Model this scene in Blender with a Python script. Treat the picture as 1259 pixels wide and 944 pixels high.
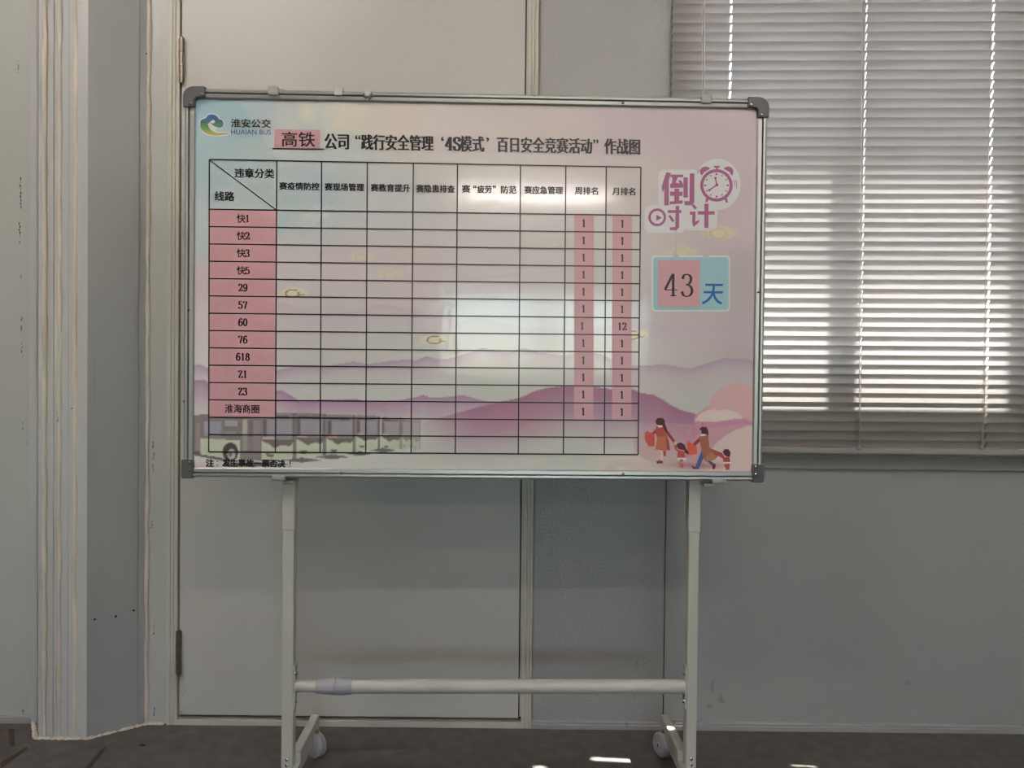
import bpy, bmesh, math, random
import numpy as np
from mathutils.geometry import tessellate_polygon
from mathutils import Vector, Matrix
for o in list(bpy.data.objects): bpy.data.objects.remove(o)
SC = bpy.context.scene
COL = SC.collection
random.seed(4)
PI = math.pi

# ------------------------------------------------------------------ camera
F, CX, CY = 946.0, 629.5, 472.0
CAM = Vector((0.0, -1.944, 0.90))
cam_d = bpy.data.cameras.new('camera'); cam = bpy.data.objects.new('camera', cam_d)
COL.objects.link(cam); SC.camera = cam
cam_d.sensor_width = 36; cam_d.lens = 36*F/1259; cam_d.clip_start = .02
ROT = Matrix.Rotation(math.radians(90-0.85), 3, 'X') @ Matrix.Rotation(0.0105, 3, 'Z')
cam.matrix_world = Matrix.Translation(CAM) @ ROT.to_4x4()

# ------------------------------------------------------------------ world, sun, exposure
w = bpy.data.worlds.new('sky'); SC.world = w; w.use_nodes = True
nt = w.node_tree; bg = nt.nodes['Background']
sk = nt.nodes.new('ShaderNodeTexSky'); sk.sky_type = 'NISHITA'
sk.sun_disc = False; sk.sun_elevation = math.radians(66); sk.sun_rotation = math.radians(20)
nt.links.new(sk.outputs[0], bg.inputs[0]); bg.inputs[1].default_value = 2.6
sd = bpy.data.lights.new('sun', 'SUN'); sd.energy = 105; sd.angle = math.radians(3); sd.color = (1, .95, .90)
sun = bpy.data.objects.new('sun', sd); COL.objects.link(sun)
SUN_TO = Vector((0.14, 0.34, 0.93)).normalized()          # direction towards the sun: high, outside the blind
sun.rotation_euler = SUN_TO.to_track_quat('Z', 'Y').to_euler()
sun.location = (1, 3, 6)
# added spot standing in for reflected sun; slots in the right wall shape its slivers
GLINT = Vector((0.72, -0.06, 0.69)).normalized()
gd = bpy.data.lights.new('added_glint_spot', 'SPOT'); gd.energy = 900000; gd.shadow_soft_size = .05; gd.spot_size = math.radians(9); gd.color = (1, .95, .88)
gobj = bpy.data.objects.new('added_glint_spot', gd); COL.objects.link(gobj); gobj.location = Vector((.3, -.16, 0)) + GLINT*30
gobj.rotation_euler = GLINT.to_track_quat('Z', 'Y').to_euler()
vs = SC.view_settings
SC.display_settings.display_device = 'sRGB'
vs.view_transform = 'Standard'; vs.look = 'None'; vs.gamma = 1; vs.exposure = -0.12; vs.use_curve_mapping = False
SC.cycles.max_bounces = 8; SC.cycles.diffuse_bounces = 5; SC.cycles.transparent_max_bounces = 32
LAMP_E = 90

# ------------------------------------------------------------------ helpers
def ray(px, py):
    return (ROT @ Vector(((px-CX)/F, -(py-CY)/F, -1))).normalized()
def W(px, py, y):                      # point of the photograph on the upright plane y
    d = ray(px, py); return CAM + d*((y-CAM.y)/d.y)
def lin(c): return tuple(((v/255+.055)/1.055)**2.4 if v > 10 else v/255/12.92 for v in c)

def mat(name, rgb, rough=.5, metal=0, spec=.5, noise=0, nscale=8, bump=0, bscale=60, srgb=True, stretch=None):
    m = bpy.data.materials.new(name); m.use_nodes = True
    n = m.node_tree.nodes; L = m.node_tree.links; b = n['Principled BSDF']
    c = lin(rgb) if srgb else rgb
    b.inputs['Base Color'].default_value = (*c, 1)
    b.inputs['Roughness'].default_value = rough; b.inputs['Metallic'].default_value = metal
    b.inputs['Specular IOR Level'].default_value = spec
    tc = n.new('ShaderNodeTexCoord'); mp = n.new('ShaderNodeMapping'); L.new(tc.outputs['Object'], mp.inputs[0])
    if stretch: mp.inputs['Scale'].default_value = stretch
    if noise:
        t = n.new('ShaderNodeTexNoise'); t.inputs['Scale'].default_value = nscale; t.inputs['Detail'].default_value = 6
        L.new(mp.outputs[0], t.inputs[0])
        r = n.new('ShaderNodeValToRGB'); r.color_ramp.elements[0].position = .3; r.color_ramp.elements[1].position = .7
        r.color_ramp.elements[0].color = (*[v*(1-noise) for v in c], 1)
        r.color_ramp.elements[1].color = (*[min(1, v*(1+noise*.6)) for v in c], 1)
        L.new(t.outputs[0], r.inputs[0]); L.new(r.outputs[0], b.inputs['Base Color'])
    if bump:
        t = n.new('ShaderNodeTexNoise'); t.inputs['Scale'].default_value = bscale; t.inputs['Detail'].default_value = 3
        L.new(mp.outputs[0], t.inputs[0])
        bp = n.new('ShaderNodeBump'); bp.inputs['Strength'].default_value = bump; bp.inputs['Distance'].default_value = .002
        L.new(t.outputs[0], bp.inputs['Height']); L.new(bp.outputs[0], b.inputs['Normal'])
    return m

def wall_mat(name, rgb, rough=.4, bump=.15, bscale=300, spots=.9, tint=(120, 122, 112), streak=(1, 1, 1), spots_top=.62, low=.25):
    """painted metal sheet: faint mottling, scattered dark scuffs that thin out upwards"""
    m = mat(name, rgb, rough, 0, .5, .05, 2.2, bump, bscale)
    n = m.node_tree.nodes; L = m.node_tree.links; b = n['Principled BSDF']
    base = b.inputs['Base Color'].links[0].from_socket
    tc = n.new('ShaderNodeTexCoord'); mp = n.new('ShaderNodeMapping'); L.new(tc.outputs['Object'], mp.inputs[0])
    mp.inputs['Scale'].default_value = streak
    a = n.new('ShaderNodeTexNoise'); a.inputs['Scale'].default_value = 38; a.inputs['Detail'].default_value = 4
    c = n.new('ShaderNodeTexNoise'); c.inputs['Scale'].default_value = 3.1; c.inputs['Detail'].default_value = 2
    L.new(mp.outputs[0], a.inputs[0]); L.new(mp.outputs[0], c.inputs[0])
    mul = n.new('ShaderNodeMath'); mul.operation = 'MULTIPLY'; L.new(a.outputs[0], mul.inputs[0]); L.new(c.outputs[0], mul.inputs[1])
    sp = n.new('ShaderNodeSeparateXYZ'); L.new(tc.outputs['Object'], sp.inputs[0])
    mr = n.new('ShaderNodeMapRange'); mr.inputs['From Min'].default_value = 0; mr.inputs['From Max'].default_value = spots_top
    mr.inputs['To Min'].default_value = .0; mr.inputs['To Max'].default_value = -.12; L.new(sp.outputs[2], mr.inputs[0])
    ad = n.new('ShaderNodeMath'); ad.operation = 'ADD'; L.new(mul.outputs[0], ad.inputs[0]); L.new(mr.outputs[0], ad.inputs[1])
    r = n.new('ShaderNodeValToRGB'); r.color_ramp.elements[0].position = .40; r.color_ramp.elements[1].position = .47
    r.color_ramp.elements[0].color = (0, 0, 0, 1); r.color_ramp.elements[1].color = (spots, spots, spots, 1)
    L.new(ad.outputs[0], r.inputs[0])
    mx = n.new('ShaderNodeMix'); mx.data_type = 'RGBA'; L.new(r.outputs[0], mx.inputs[0]); L.new(base, mx.inputs[6])
    mx.inputs[7].default_value = (*lin((95, 95, 88)), 1)
    L.new(mx.outputs[2], b.inputs['Base Color'])
    return m

class MB:
    def __init__(s): s.bm = bmesh.new()
    def box(s, x0, x1, y0, y1, z0, z1, M=None):
        v = [s.bm.verts.new(Vector(p) if M is None else M @ Vector(p)) for p in
             ((x0,y0,z0),(x1,y0,z0),(x1,y1,z0),(x0,y1,z0),(x0,y0,z1),(x1,y0,z1),(x1,y1,z1),(x0,y1,z1))]
        for f in ((3,2,1,0),(4,5,6,7),(0,1,5,4),(1,2,6,5),(2,3,7,6),(3,0,4,7)): s.bm.faces.new([v[i] for i in f])
        return s
    def tube(s, a, b, r, n=16, r2=None, cap=True):
        a, b = Vector(a), Vector(b); r2 = r if r2 is None else r2
        q = (b-a).to_track_quat('Z', 'Y').to_matrix()
        A = [s.bm.verts.new(a + q @ Vector((r*math.cos(2*PI*i/n), r*math.sin(2*PI*i/n), 0))) for i in range(n)]
        B = [s.bm.verts.new(b + q @ Vector((r2*math.cos(2*PI*i/n), r2*math.sin(2*PI*i/n), 0))) for i in range(n)]
        for i in range(n):
            f = s.bm.faces.new((A[i], A[(i+1)%n], B[(i+1)%n], B[i])); f.smooth = True
        if cap: s.bm.faces.new(A[::-1]); s.bm.faces.new(B)
        return s
    def lathe(s, a, axis, prof, n=24):
        """prof: (distance along axis, radius)"""
        a = Vector(a); q = Vector(axis).to_track_quat('Z', 'Y').to_matrix(); R = []
        for t, r in prof:
            R.append([s.bm.verts.new(a + q @ Vector((max(r,1e-5)*math.cos(2*PI*i/n), max(r,1e-5)*math.sin(2*PI*i/n), t))) for i in range(n)])
        for A, B in zip(R, R[1:]):
            for i in range(n):
                f = s.bm.faces.new((A[i], A[(i+1)%n], B[(i+1)%n], B[i])); f.smooth = True
        s.bm.faces.new(R[0][::-1]); s.bm.faces.new(R[-1]); return s
    def prism(s, poly, y0, y1):            # polygon (x,z) extruded along y
        A = [s.bm.verts.new((x, y0, z)) for x, z in poly]; B = [s.bm.verts.new((x, y1, z)) for x, z in poly]
        s.bm.faces.new(A); s.bm.faces.new(B[::-1]); n = len(poly)
        for i in range(n): s.bm.faces.new((A[(i+1)%n], A[i], B[i], B[(i+1)%n]))
        return s
    def vprism(s, poly, z0, z1):           # polygon (x,y) extruded along z
        A = [s.bm.verts.new((x, y, z0)) for x, y in poly]; B = [s.bm.verts.new((x, y, z1)) for x, y in poly]
        s.bm.faces.new(A[::-1]); s.bm.faces.new(B); n = len(poly)
        for i in range(n): s.bm.faces.new((A[i], A[(i+1)%n], B[(i+1)%n], B[i]))
        return s
    def build(s, name, m, parent=None, bevel=0, kind=None, fix=True, seg=2):
        if fix: bmesh.ops.recalc_face_normals(s.bm, faces=s.bm.faces)
        for e in s.bm.edges:
            if len(e.link_faces) == 2 and e.calc_face_angle(0) > .9: e.smooth = False
        me = bpy.data.meshes.new(name); s.bm.to_mesh(me); s.bm.free()
        o = bpy.data.objects.new(name, me); COL.objects.link(o)
        if m: me.materials.append(m)
        if parent: o.parent = parent
        if bevel:
            b = o.modifiers.new('bevel', 'BEVEL'); b.width = bevel; b.segments = seg; b.limit_method = 'ANGLE'
        if kind: o['kind'] = kind
        return o
def tag(o, label=None, cat=None, group=None, kind=None):
    for k, v in (('label', label), ('category', cat), ('group', group), ('kind', kind)):
        if v: o[k] = v
    return o
def empty(name, loc=(0,0,0), rz=0):
    o = bpy.data.objects.new(name, None); COL.objects.link(o); o.location = loc; o.rotation_euler = (0, 0, rz)
    o.empty_display_size = .1; return o

# ------------------------------------------------------------------ materials
M_wall = wall_mat('grey painted wall sheet', (164, 165, 161), .42, .12, 220, .35)
M_wall_pale = wall_mat('pale wall sheet', (188, 190, 185), .34, .3, 160, .3)
M_strip = wall_mat('orange peel wall panel', (164, 164, 162), .24, .9, 190, .35, streak=(1.6, 1, .7))
M_door = wall_mat('cream door sheet', (196, 194, 187), .4, .05, 60, .5, spots_top=.4)
M_frame = mat('cream frame paint', (200, 197, 184), .42, noise=.05, nscale=5)
M_plastic = mat('white pvc trunking', (198, 199, 196), .24, noise=.04, nscale=3, stretch=(1,1,.3))
M_cham = mat('grey pvc panel', (156, 158, 156), .32, noise=.04, nscale=2)
M_caulk = mat('aged cream sealant', (214, 205, 190), .6, noise=.18, nscale=30, stretch=(1,1,.25), bump=.6, bscale=90)
M_dirt = mat('brown grime sealant', (120, 98, 76), .8, noise=.5, nscale=60, bump=1, bscale=120)
M_wframe = mat('grey window frame', (142, 143, 136), .42)
M_dark = mat('black gap', (22, 22, 20), .8)
M_alu = mat('brushed aluminium', (176, 176, 172), .38, .7, noise=.04, nscale=4)
M_groove = mat('dark groove', (62, 58, 56), .6, .3)
M_grey = mat('grey corner plastic', (88, 90, 92), .42, noise=.06, nscale=30)
M_clampgrey = mat('pale grey clamp plastic', (168, 168, 164), .45)
M_clip = mat('white clip plastic', (205, 202, 200), .4)
M_post = mat('off white powder coated steel', (196, 196, 184), .38, noise=.03, nscale=6)
M_collar = mat('lilac grey plastic', (166, 166, 174), .4)
M_wheel = mat('grey caster plastic', (168, 166, 170), .5, noise=.05, nscale=40)
M_chrome = mat('polished steel', (210, 208, 204), .22, 1)
M_hinge = mat('worn steel', (140, 130, 116), .32, .85, noise=.2, nscale=60)
M_cord = mat('cream cord', (214, 196, 182), .7)
M_back = mat('back sheet', (150, 150, 150), .6)
M_ceil = mat('ceiling panel', (225, 224, 220), .8)
M_room = mat('far room paint', (122, 120, 116), .7, noise=.05, nscale=2)

# blind slat: glossy white lacquer, a little light comes through the rolled sheet
M_slat = mat('lacquered blind slat', (166, 160, 154), .36, 0, .5)
_n = M_slat.node_tree; _t = _n.nodes.new('ShaderNodeBsdfTranslucent'); _t.inputs[0].default_value = (.8, .78, .76, 1); _m = _n.nodes.new('ShaderNodeMixShader'); _m.inputs[0].default_value = .055
_n.links.new(_n.nodes['Principled BSDF'].outputs[0], _m.inputs[1]); _n.links.new(_t.outputs[0], _m.inputs[2]); _n.links.new(_m.outputs[0], _n.nodes['Material Output'].inputs[0])

def floor_mat():
    m = mat('dark grey floor covering', (96, 92, 88), .62, 0, .35, .22, 26, .5, 500)
    n = m.node_tree.nodes; L = m.node_tree.links; b = n['Principled BSDF']
    base = b.inputs['Base Color'].links[0].from_socket
    tc = n.new('ShaderNodeTexCoord')
    t = n.new('ShaderNodeTexNoise'); t.inputs['Scale'].default_value = 7; t.inputs['Detail'].default_value = 7; L.new(tc.outputs['Object'], t.inputs[0])
    sp = n.new('ShaderNodeSeparateXYZ'); L.new(tc.outputs['Object'], sp.inputs[0])
    mr = n.new('ShaderNodeMapRange'); mr.inputs['From Min'].default_value = -1.4; mr.inputs['From Max'].default_value = -.5
    mr.inputs['To Min'].default_value = .12; mr.inputs['To Max'].default_value = -.12; L.new(sp.outputs[0], mr.inputs[0])
    ad = n.new('ShaderNodeMath'); L.new(t.outputs[0], ad.inputs[0]); L.new(mr.outputs[0], ad.inputs[1])
    r = n.new('ShaderNodeValToRGB'); r.color_ramp.elements[0].position = .56; r.color_ramp.elements[1].position = .72
    r.color_ramp.elements[0].color = (0,0,0,1); r.color_ramp.elements[1].color = (.6,.6,.6,1); L.new(ad.outputs[0], r.inputs[0])
    mx = n.new('ShaderNodeMix'); mx.data_type = 'RGBA'; L.new(r.outputs[0], mx.inputs[0]); L.new(base, mx.inputs[6])
    mx.inputs[7].default_value = (*lin((66, 58, 50)), 1); L.new(mx.outputs[2], b.inputs['Base Color'])
    return m
M_floor = floor_mat()

# ------------------------------------------------------------------ the setting
XL, XR, YB, ZC = -2.3, 2.7, -7.2, 2.75
def struct(name, mb, m, parent=None, bevel=0):
    o = mb.build(name, m, parent, bevel)
    if not parent: o['kind'] = 'structure'
    return o
struct('floor', MB().box(XL, XR, YB, .02, -.05, 0), M_floor)
struct('ceiling', MB().box(XL, XR, YB, .16, ZC, ZC+.06), M_ceil)
struct('wall_left', MB().box(XL-.1, XL, YB, .16, 0, ZC), M_room)

# front wall, left of the cable cover up to the door frame; plain sheet around door; window wall
XD0, XD1 = W(222, 600, 0).x, W(641, 600, 0).x            # door leaf edges
XF0, XF1 = W(208, 600, 0).x, W(656, 600, 0).x            # door frame outer edges
XS = W(819, 600, 0).x                                     # panel joint
WX0, WX1 = W(838, 560, 0).x, W(1253, 500, 0).x            # window opening
WZ0, WZ1 = W(1090, 520, 0).z+.105, 2.2
struct('wall_front', MB().box(XL, XF0, 0, .1, 0, ZC).box(XF0, XF1, 0.03, .1, 0, ZC), M_wall_pale)
wf = struct('wall_panel_front', MB().box(XF1, XS, -.004, .1, 0, ZC), M_strip, None, .006)
mb = MB().box(XS+.0015, WX0, 0, .1, 0, ZC).box(WX0, WX1, 0, .1, 0, WZ0).box(WX0, WX1, 0, .1, WZ1, ZC).box(WX1, XR, 0, .1, 0, ZC)
struct('wall_front', mb, M_wall)
struct('trim_1', MB().box(XS-.001, XS+.003, .002, .06, 0, ZC), M_dark)
# right-hand wall with invented slots that cut the added spot into floor slivers
def right_wall():
    m = MB(); holes = SLOTS
    # stack the wall in z with cut slots (y0,y1,z0,z1), sorted by y
    ys = YB
    for (y0, y1, z0, z1) in sorted(holes):
        m.box(XR, XR+.012, ys, y0, 0, ZC); m.box(XR, XR+.012, y0, y1, 0, z0); m.box(XR, XR+.012, y0, y1, z1, ZC); ys = y1
    m.box(XR, XR+.012, ys, .16, 0, ZC)
    return m
def slot(px, py, dx, dy):      # the made-up slot whose spot-lamp patch falls on the floor at this pixel
    d = ray(px, py); p = CAM + d*(-CAM.z/d.z)
    T_ = (gobj.location-p).normalized(); k = (XR-p.x)/T_.x; q = p + T_*k
    dz = dx*T_.z/T_.x; return (q.y-dy/2-0, q.y+dy/2, q.z-dz/2, q.z+dz/2)
SLOTS = [slot(751, 934, .098, .012), slot(985, 941.5, .06, .004), slot(660, 943.5, .03, .012)]
struct('wall_right', right_wall(), M_room)

# back wall with its window, daylight comes in there
BX0, BX1, BZ0, BZ1 = -.45, 1.75, .85, 1.78
struct('wall_back', MB().box(XL, BX0, YB-.1, YB, 0, ZC).box(BX1, XR, YB-.1, YB, 0, ZC).box(BX0, BX1, YB-.1, YB, 0, BZ0).box(BX0, BX1, YB-.1, YB, BZ1, ZC), M_room)
fr = MB().box(BX0, BX0+.04, YB-.07, YB-.03, BZ0, BZ1).box(BX1-.04, BX1, YB-.07, YB-.03, BZ0, BZ1).box(BX0, BX1, YB-.07, YB-.03, BZ0, BZ0+.04).box(BX0, BX1, YB-.07, YB-.03, BZ1-.04, BZ1).box(.62, .70, YB-.07, YB-.03, BZ0, BZ1)
struct('window_2', fr, M_alu)

# door frame with profile grooves
df = empty('door_frame'); df['kind'] = 'structure'
df.name = 'door_1'
def grooved(x0, x1, z0, z1, yf, parent, name='jamb'):
    w_ = x1-x0
    p = [(x0, .04), (x0, yf), (x0+w_*.30, yf), (x0+w_*.33, yf+.003), (x0+w_*.40, yf+.003), (x0+w_*.43, yf), (x0+w_*.62, yf), (x0+w_*.65, yf+.003),
         (x0+w_*.72, yf+.003), (x0+w_*.75, yf), (x1, yf), (x1, .04)]
    return MB().vprism(p, z0, z1).build(name, M_frame, parent, .0006)
grooved(XF0, XD0-.002, 0.0, ZC-.02, -.012, df)
XJ = W(643.5, 600, 0).x
grooved(XJ, XF1, 0.0, ZC-.02, -.012, df)
MB().box(XD1+.001, XJ, -.006, .03, 0.028, ZC-.02).build('door_stop', M_frame, df, .0008)
ZT = W(420, 885, -.01).z
MB().box(XD0-.002, XJ, -.012, .04, 0, ZT-.002).build('threshold', M_frame, df, .001)
MB().box(XD0-.004, XJ, .012, .03, 0.01, ZC-.02).build('rebate', M_dark, df)
leaf = MB().box(XD0+.002, XD1-.002, -.008, .012, ZT+.008, ZC-.03).build('door_leaf', M_door, df, .0012)
for py0, py1 in ((47, 101), (776, 829)):
    z0, z1 = W(221, py1, -.015).z, W(221, py0, -.015).z
    xh = W(222, 500, -.015).x; h = MB(); n = 3; dz = (z1-z0)/n
    for i in range(n):
        h.tube((xh, -.017, z0+i*dz+.0006), (xh, -.017, z0+(i+1)*dz-.0006), .0062 if i % 2 == 0 else .0058, 14)
    h.tube((xh, -.017, z0-.003), (xh, -.017, z1+.003), .0042, 12)
    hh = h.build('hinge', M_hinge, df)
    MB().box(xh-.011, xh+.002, -.0135, -.011, z0, z1).build('hinge_plate', M_hinge, hh)

# skirting beads
def skirting(x0, x1, name, h=.019, yb=0):
    p = [(yb, 0), (yb-.012, 0), (yb-.012, h*.55), (yb-.009, h*.6), (yb-.009, h*.85), (yb-.005, h), (yb, h)]
    m = MB(); A = [m.bm.verts.new((x0, a, b)) for a, b in p]; B = [m.bm.verts.new((x1, a, b)) for a, b in p]
    m.bm.faces.new(A); m.bm.faces.new(B[::-1])
    for i in range(len(p)): j = (i+1) % len(p); m.bm.faces.new((A[i], A[j], B[j], B[i]))
    return struct(name, m, M_strip)
skirting(XF1+.001, XR, 'baseboard_front', .019)
skirting(XL, -1.21, 'baseboard_left', .016)

# window in the front wall
wn = empty('window_1'); wn['kind'] = 'structure'
xa, xb = WX0, WX1
zb = W(1090, 577, -.012).z; zl = W(1090, 563, -.02).z
MB().box(xa-.03, xb+.03, -.014, -.001, zb, zl).box(xa-.03, xb+.03, -.022, -.001, zl, zl+.004).build('sill_rail', M_wframe, wn, .001)
MB().box(xa-.03, xb+.03, -.012, -.001, zl+.004, WZ0+.01).build('lower_frame', M_wframe, wn, .001)
MB().box(xa-.03, xa+.012, -.012, .06, WZ0, WZ1+.03).build('side_frame', M_wframe, wn, .001)
MB().box(xb-.012, xb+.03, -.012, .06, WZ0, WZ1+.03).build('side_frame', M_wframe, wn, .001)
MB().box(xa, xb, -.012, .06, WZ1-.02, WZ1+.03).build('head_frame', M_wframe, wn, .001)
xm = W(1034, 400, .05).x
MB().box(xa, xb, .02, .06, WZ0, WZ0+.03).build('track', M_wframe, wn, .001)
MB().box(xm-.03, xm+.03, .03, .06, WZ0, WZ1).build('meeting_stile', M_wframe, wn, .001)
gl = bpy.data.materials.new('window glass'); gl.use_nodes = True
g = gl.node_tree; gb = g.nodes['Principled BSDF']; gb.inputs['Transmission Weight'].default_value = 1; gb.inputs['Roughness'].default_value = 0
gb.inputs['Base Color'].default_value = (.93, .97, .95, 1); gb.inputs['IOR'].default_value = 1.45
tr = g.nodes.new('ShaderNodeBsdfTransparent'); tr.inputs[0].default_value = (.92, .93, .92, 1)
gs = g.nodes.new('ShaderNodeBsdfGlossy'); gs.inputs['Roughness'].default_value = .01
mxs = g.nodes.new('ShaderNodeMixShader'); mxs.inputs[0].default_value = .05
g.links.new(tr.outputs[0], mxs.inputs[1]); g.links.new(gs.outputs[0], mxs.inputs[2])
g.links.new(mxs.outputs[0], g.nodes['Material Output'].inputs[0])
for a, b, y in ((xa+.01, xm, .038), (xm, xb-.01, .048)):
    MB().box(a, b, y, y+.004, WZ0+.02, WZ1-.02).build('pane', gl, wn)
pn = MB().box(BX0+.02, BX1-.02, YB-.052, YB-.048, BZ0+.02, BZ1-.02).build('pane', gl, bpy.data.objects['window_2'])

# outside, seen only through the gaps of the blind
struct('ground', MB().box(-14, 14, .1, 14, -.3, -.25), mat('sunlit concrete yard', (196, 190, 178), .8, noise=.08, nscale=2))
struct('eave_and_shade_bars', MB().box(-1.5, 4.5, .16, .30, 2.30, 2.36).box(-1.5, 4.5, .1, .30, 2.36, 2.42).box(-1.5, 4.5, .34, .358, 2.30, 2.32).box(-1.5, 4.5, .385, .395, 2.30, 2.315), mat('grey eave metal', (150, 150, 150), .6))  # the two thin outer bars are added to soften the eave's shade edge
struct('bounce_ledge', MB().box(-1.5, 4.0, .1, .62, WZ0-.20, WZ0-.10), mat('white bounce ledge', (232, 228, 222), .7))  # unseen ledge added to bounce sun up onto the lower slats
bw = MB().box(-3, 5.5, 3.6, 3.9, -.25, 4.2).build('sky_block_wall', mat('white rendered yard wall', (225, 222, 214), .8, noise=.05, nscale=2))  # added opposite the window; its height blocks sky light from the upper slats
tag(bw, 'white rendered yard wall added outside, unseen, to keep sky off the blind', 'wall')

# ------------------------------------------------------------------ left: cable cover built out from the wall
A_, B_, C_, D_ = (-1.20, 0), (-1.143, -.085), (-1.026, -.085), (-.914, 0)
cc = empty('pipe_cover'); cc['kind'] = 'structure'; cc.name = 'trim_2'
MB().vprism([A_, (-1.16, -.060), (-1.150, -.062), B_, (-1.134, -.0805), (-1.110, -.0805), (-1.106, -.085), (-1.100, -.083), (-1.074, -.083), (-1.070, -.087), (-1.040, -.087), C_, (-1.0, 0)], 0, ZC).build('front_board', M_plastic, cc, .0008)
def along(a, b, t): return (a[0]+(b[0]-a[0])*t, a[1]+(b[1]-a[1])*t)
c1, c2 = along(C_, D_, .62), along(C_, D_, 1.0)
MB().vprism([C_, along(C_, D_, .10), (along(C_, D_, .10)[0]-.001, along(C_, D_, .10)[1]+.002), (c1[0]-.001, c1[1]+.002), c1, along(C_, D_, .80), (along(C_, D_, .80)[0]+.0, along(C_, D_, .80)[1]+.004), (D_[0], .004), (-1.0, .004)], 0, ZC).build('side_board', M_cham, cc)
def bead(px, y, name, m, r=.003, wob=.0012, z1=ZC, z0=0.0, parent=cc, flat=1.0, seed=0):
    rnd = random.Random(seed+int(px*7)); M = MB(); n = 60; prev = None; x = W(px, 600, y).x; k = 8
    for i in range(n+1):
        z = z0+(z1-z0)*i/n; rr = 1.35*r*(1+rnd.uniform(-.3, .3)); xo = x+rnd.uniform(-wob, wob)
        ring = [M.bm.verts.new((xo+rr*math.cos(2*PI*j/k)*flat, y+rr*math.sin(2*PI*j/k), z)) for j in range(k)]
        if prev:
            for j in range(k): f = M.bm.faces.new((prev[j], prev[(j+1)%k], ring[(j+1)%k], ring[j])); f.smooth = True
        prev = ring
    return M.build(name, m, parent)
bead(54.5, -.0835, 'sealant_bead', M_caulk, .0042, .0008)
bead(73, -.085, 'sealant_bead', M_caulk, .0035, .0006)
bead(92.5, -.0855, 'sealant_bead', M_caulk, .0042, .0010)
MB().box(-1.1030, -1.1000, -.0880, -.0835, .07, .17).build('highlight_strip', M_clip, cc)  # pale strip put in as a thin painted highlight
bead(181, -.003, 'sealant_bead', M_caulk, .0036, .0012)
bead(205.5, .001, 'sealant_bead', M_frame, .0022, .0004)
MB().box(W(62,600,-.087).x, W(66,600,-.087).x, -.0905, -.081, 0, ZC).build('raised_rib', M_plastic, cc, .001)
# wall sheet edge left of the cover
MB().vprism([(W(36,600,-.006).x, .0), (W(36,600,-.006).x, -.006), (-1.197, -.010), (-1.19, 0)], 0, ZC).build('edge_strip', M_plastic, cc)
# ragged sealant at the foot of the cover
rnd = random.Random(9); m = MB()
foot = [(-1.205, -.006), (-1.148, -.089), (-1.024, -.090), (-.915, -.006), (-.875, -.006)]
for a, b in zip(foot, foot[1:]):
    n = 40
    for i in range(n):
        t = (i+rnd.random())/n; x, y = a[0]+(b[0]-a[0])*t, a[1]+(b[1]-a[1])*t; r = rnd.uniform(.001, .0048)
        m.lathe((x, y, 0), (0, 0, 1), [(0, r*1.5), (r*.6, r*1.1), (r*1.1, r*.3)], 8)
m.build('foot_sealant', M_caulk, cc)
# screw holes
def hole(px, py, y, parent, r=.0022):
    p = W(px, py, y); MB().lathe((p.x, p.y, p.z), (0, -1, 0), [(-.004, r), (.0005, r), (.0008, r*.6)], 10).build('screw_hole', M_dark, parent)
def on_side(px):      # y on the slanted side board under this pixel column
    d = ray(px, 755); ex, ey = D_[0]-C_[0], D_[1]-C_[1]
    # CAM + t d hits line C + s e
    det = d.x*(-ey)+ex*d.y; t = ((C_[0]-CAM.x)*(-ey)+ex*(C_[1]-CAM.y))/det
    return CAM.y+t*d.y
for px, py in ((116, 761.5), (142, 758), (164, 750.5)): hole(px, py, on_side(px)-.0015, cc)
hole(180, 66, -.006, cc, .0018); hole(88, 502, -.088, cc, .0014)
# smears: dark scuffs on the wall left, on the strip by the door
def scuff(pts, y, name, parent, width=.0015, m=None):
    M = MB(); rnd = random.Random(int(pts[0][0]*13+pts[0][1]))
    for (x0, y0, x1, y1) in pts:
        a, b = W(x0, y0, y), W(x1, y1, y); n = 10
        for i in range(n):
            t0 = i/n; w_ = width*rnd.uniform(.3, 1.2)
            if rnd.random() < .25: continue
            p, q = a.lerp(b, t0), a.lerp(b, t0+.8/n); dx = rnd.uniform(-.6, .6)*width
            v = [M.bm.verts.new(c) for c in ((p.x-w_+dx, y, p.z), (p.x+w_+dx, y, p.z), (q.x+w_*.6+dx, y, q.z), (q.x-w_*.6+dx, y, q.z))]
            M.bm.faces.new(v)
    return M.build(name, m or M_scuff, parent)
M_scuff = mat('rubbed dark scuff', (78, 76, 70), .7, noise=.4, nscale=200)
scuff([(25, 218, 26, 262), (24, 262, 24, 300), (23, 75, 22, 90), (25, 338, 26, 342), (27, 390, 26, 408), (27, 420, 27, 440), (28, 516, 28, 532), (33, 543, 33, 546)], -.0006, 'scuff', cc, .0018)
scuff([(189, 538, 188, 585), (187, 640, 186, 650), (190, 762, 189, 780), (190, 868, 189, 880)], -.0006, 'scuff', cc, .0022)
scuff([(65, 724, 64, 736), (91, 512, 91, 520), (71, 508, 72, 530)], -.0885, 'scuff', cc, .0018)
scuff([(28, 872, 28, 884)], -.0006, 'scuff', cc, .002)
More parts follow.
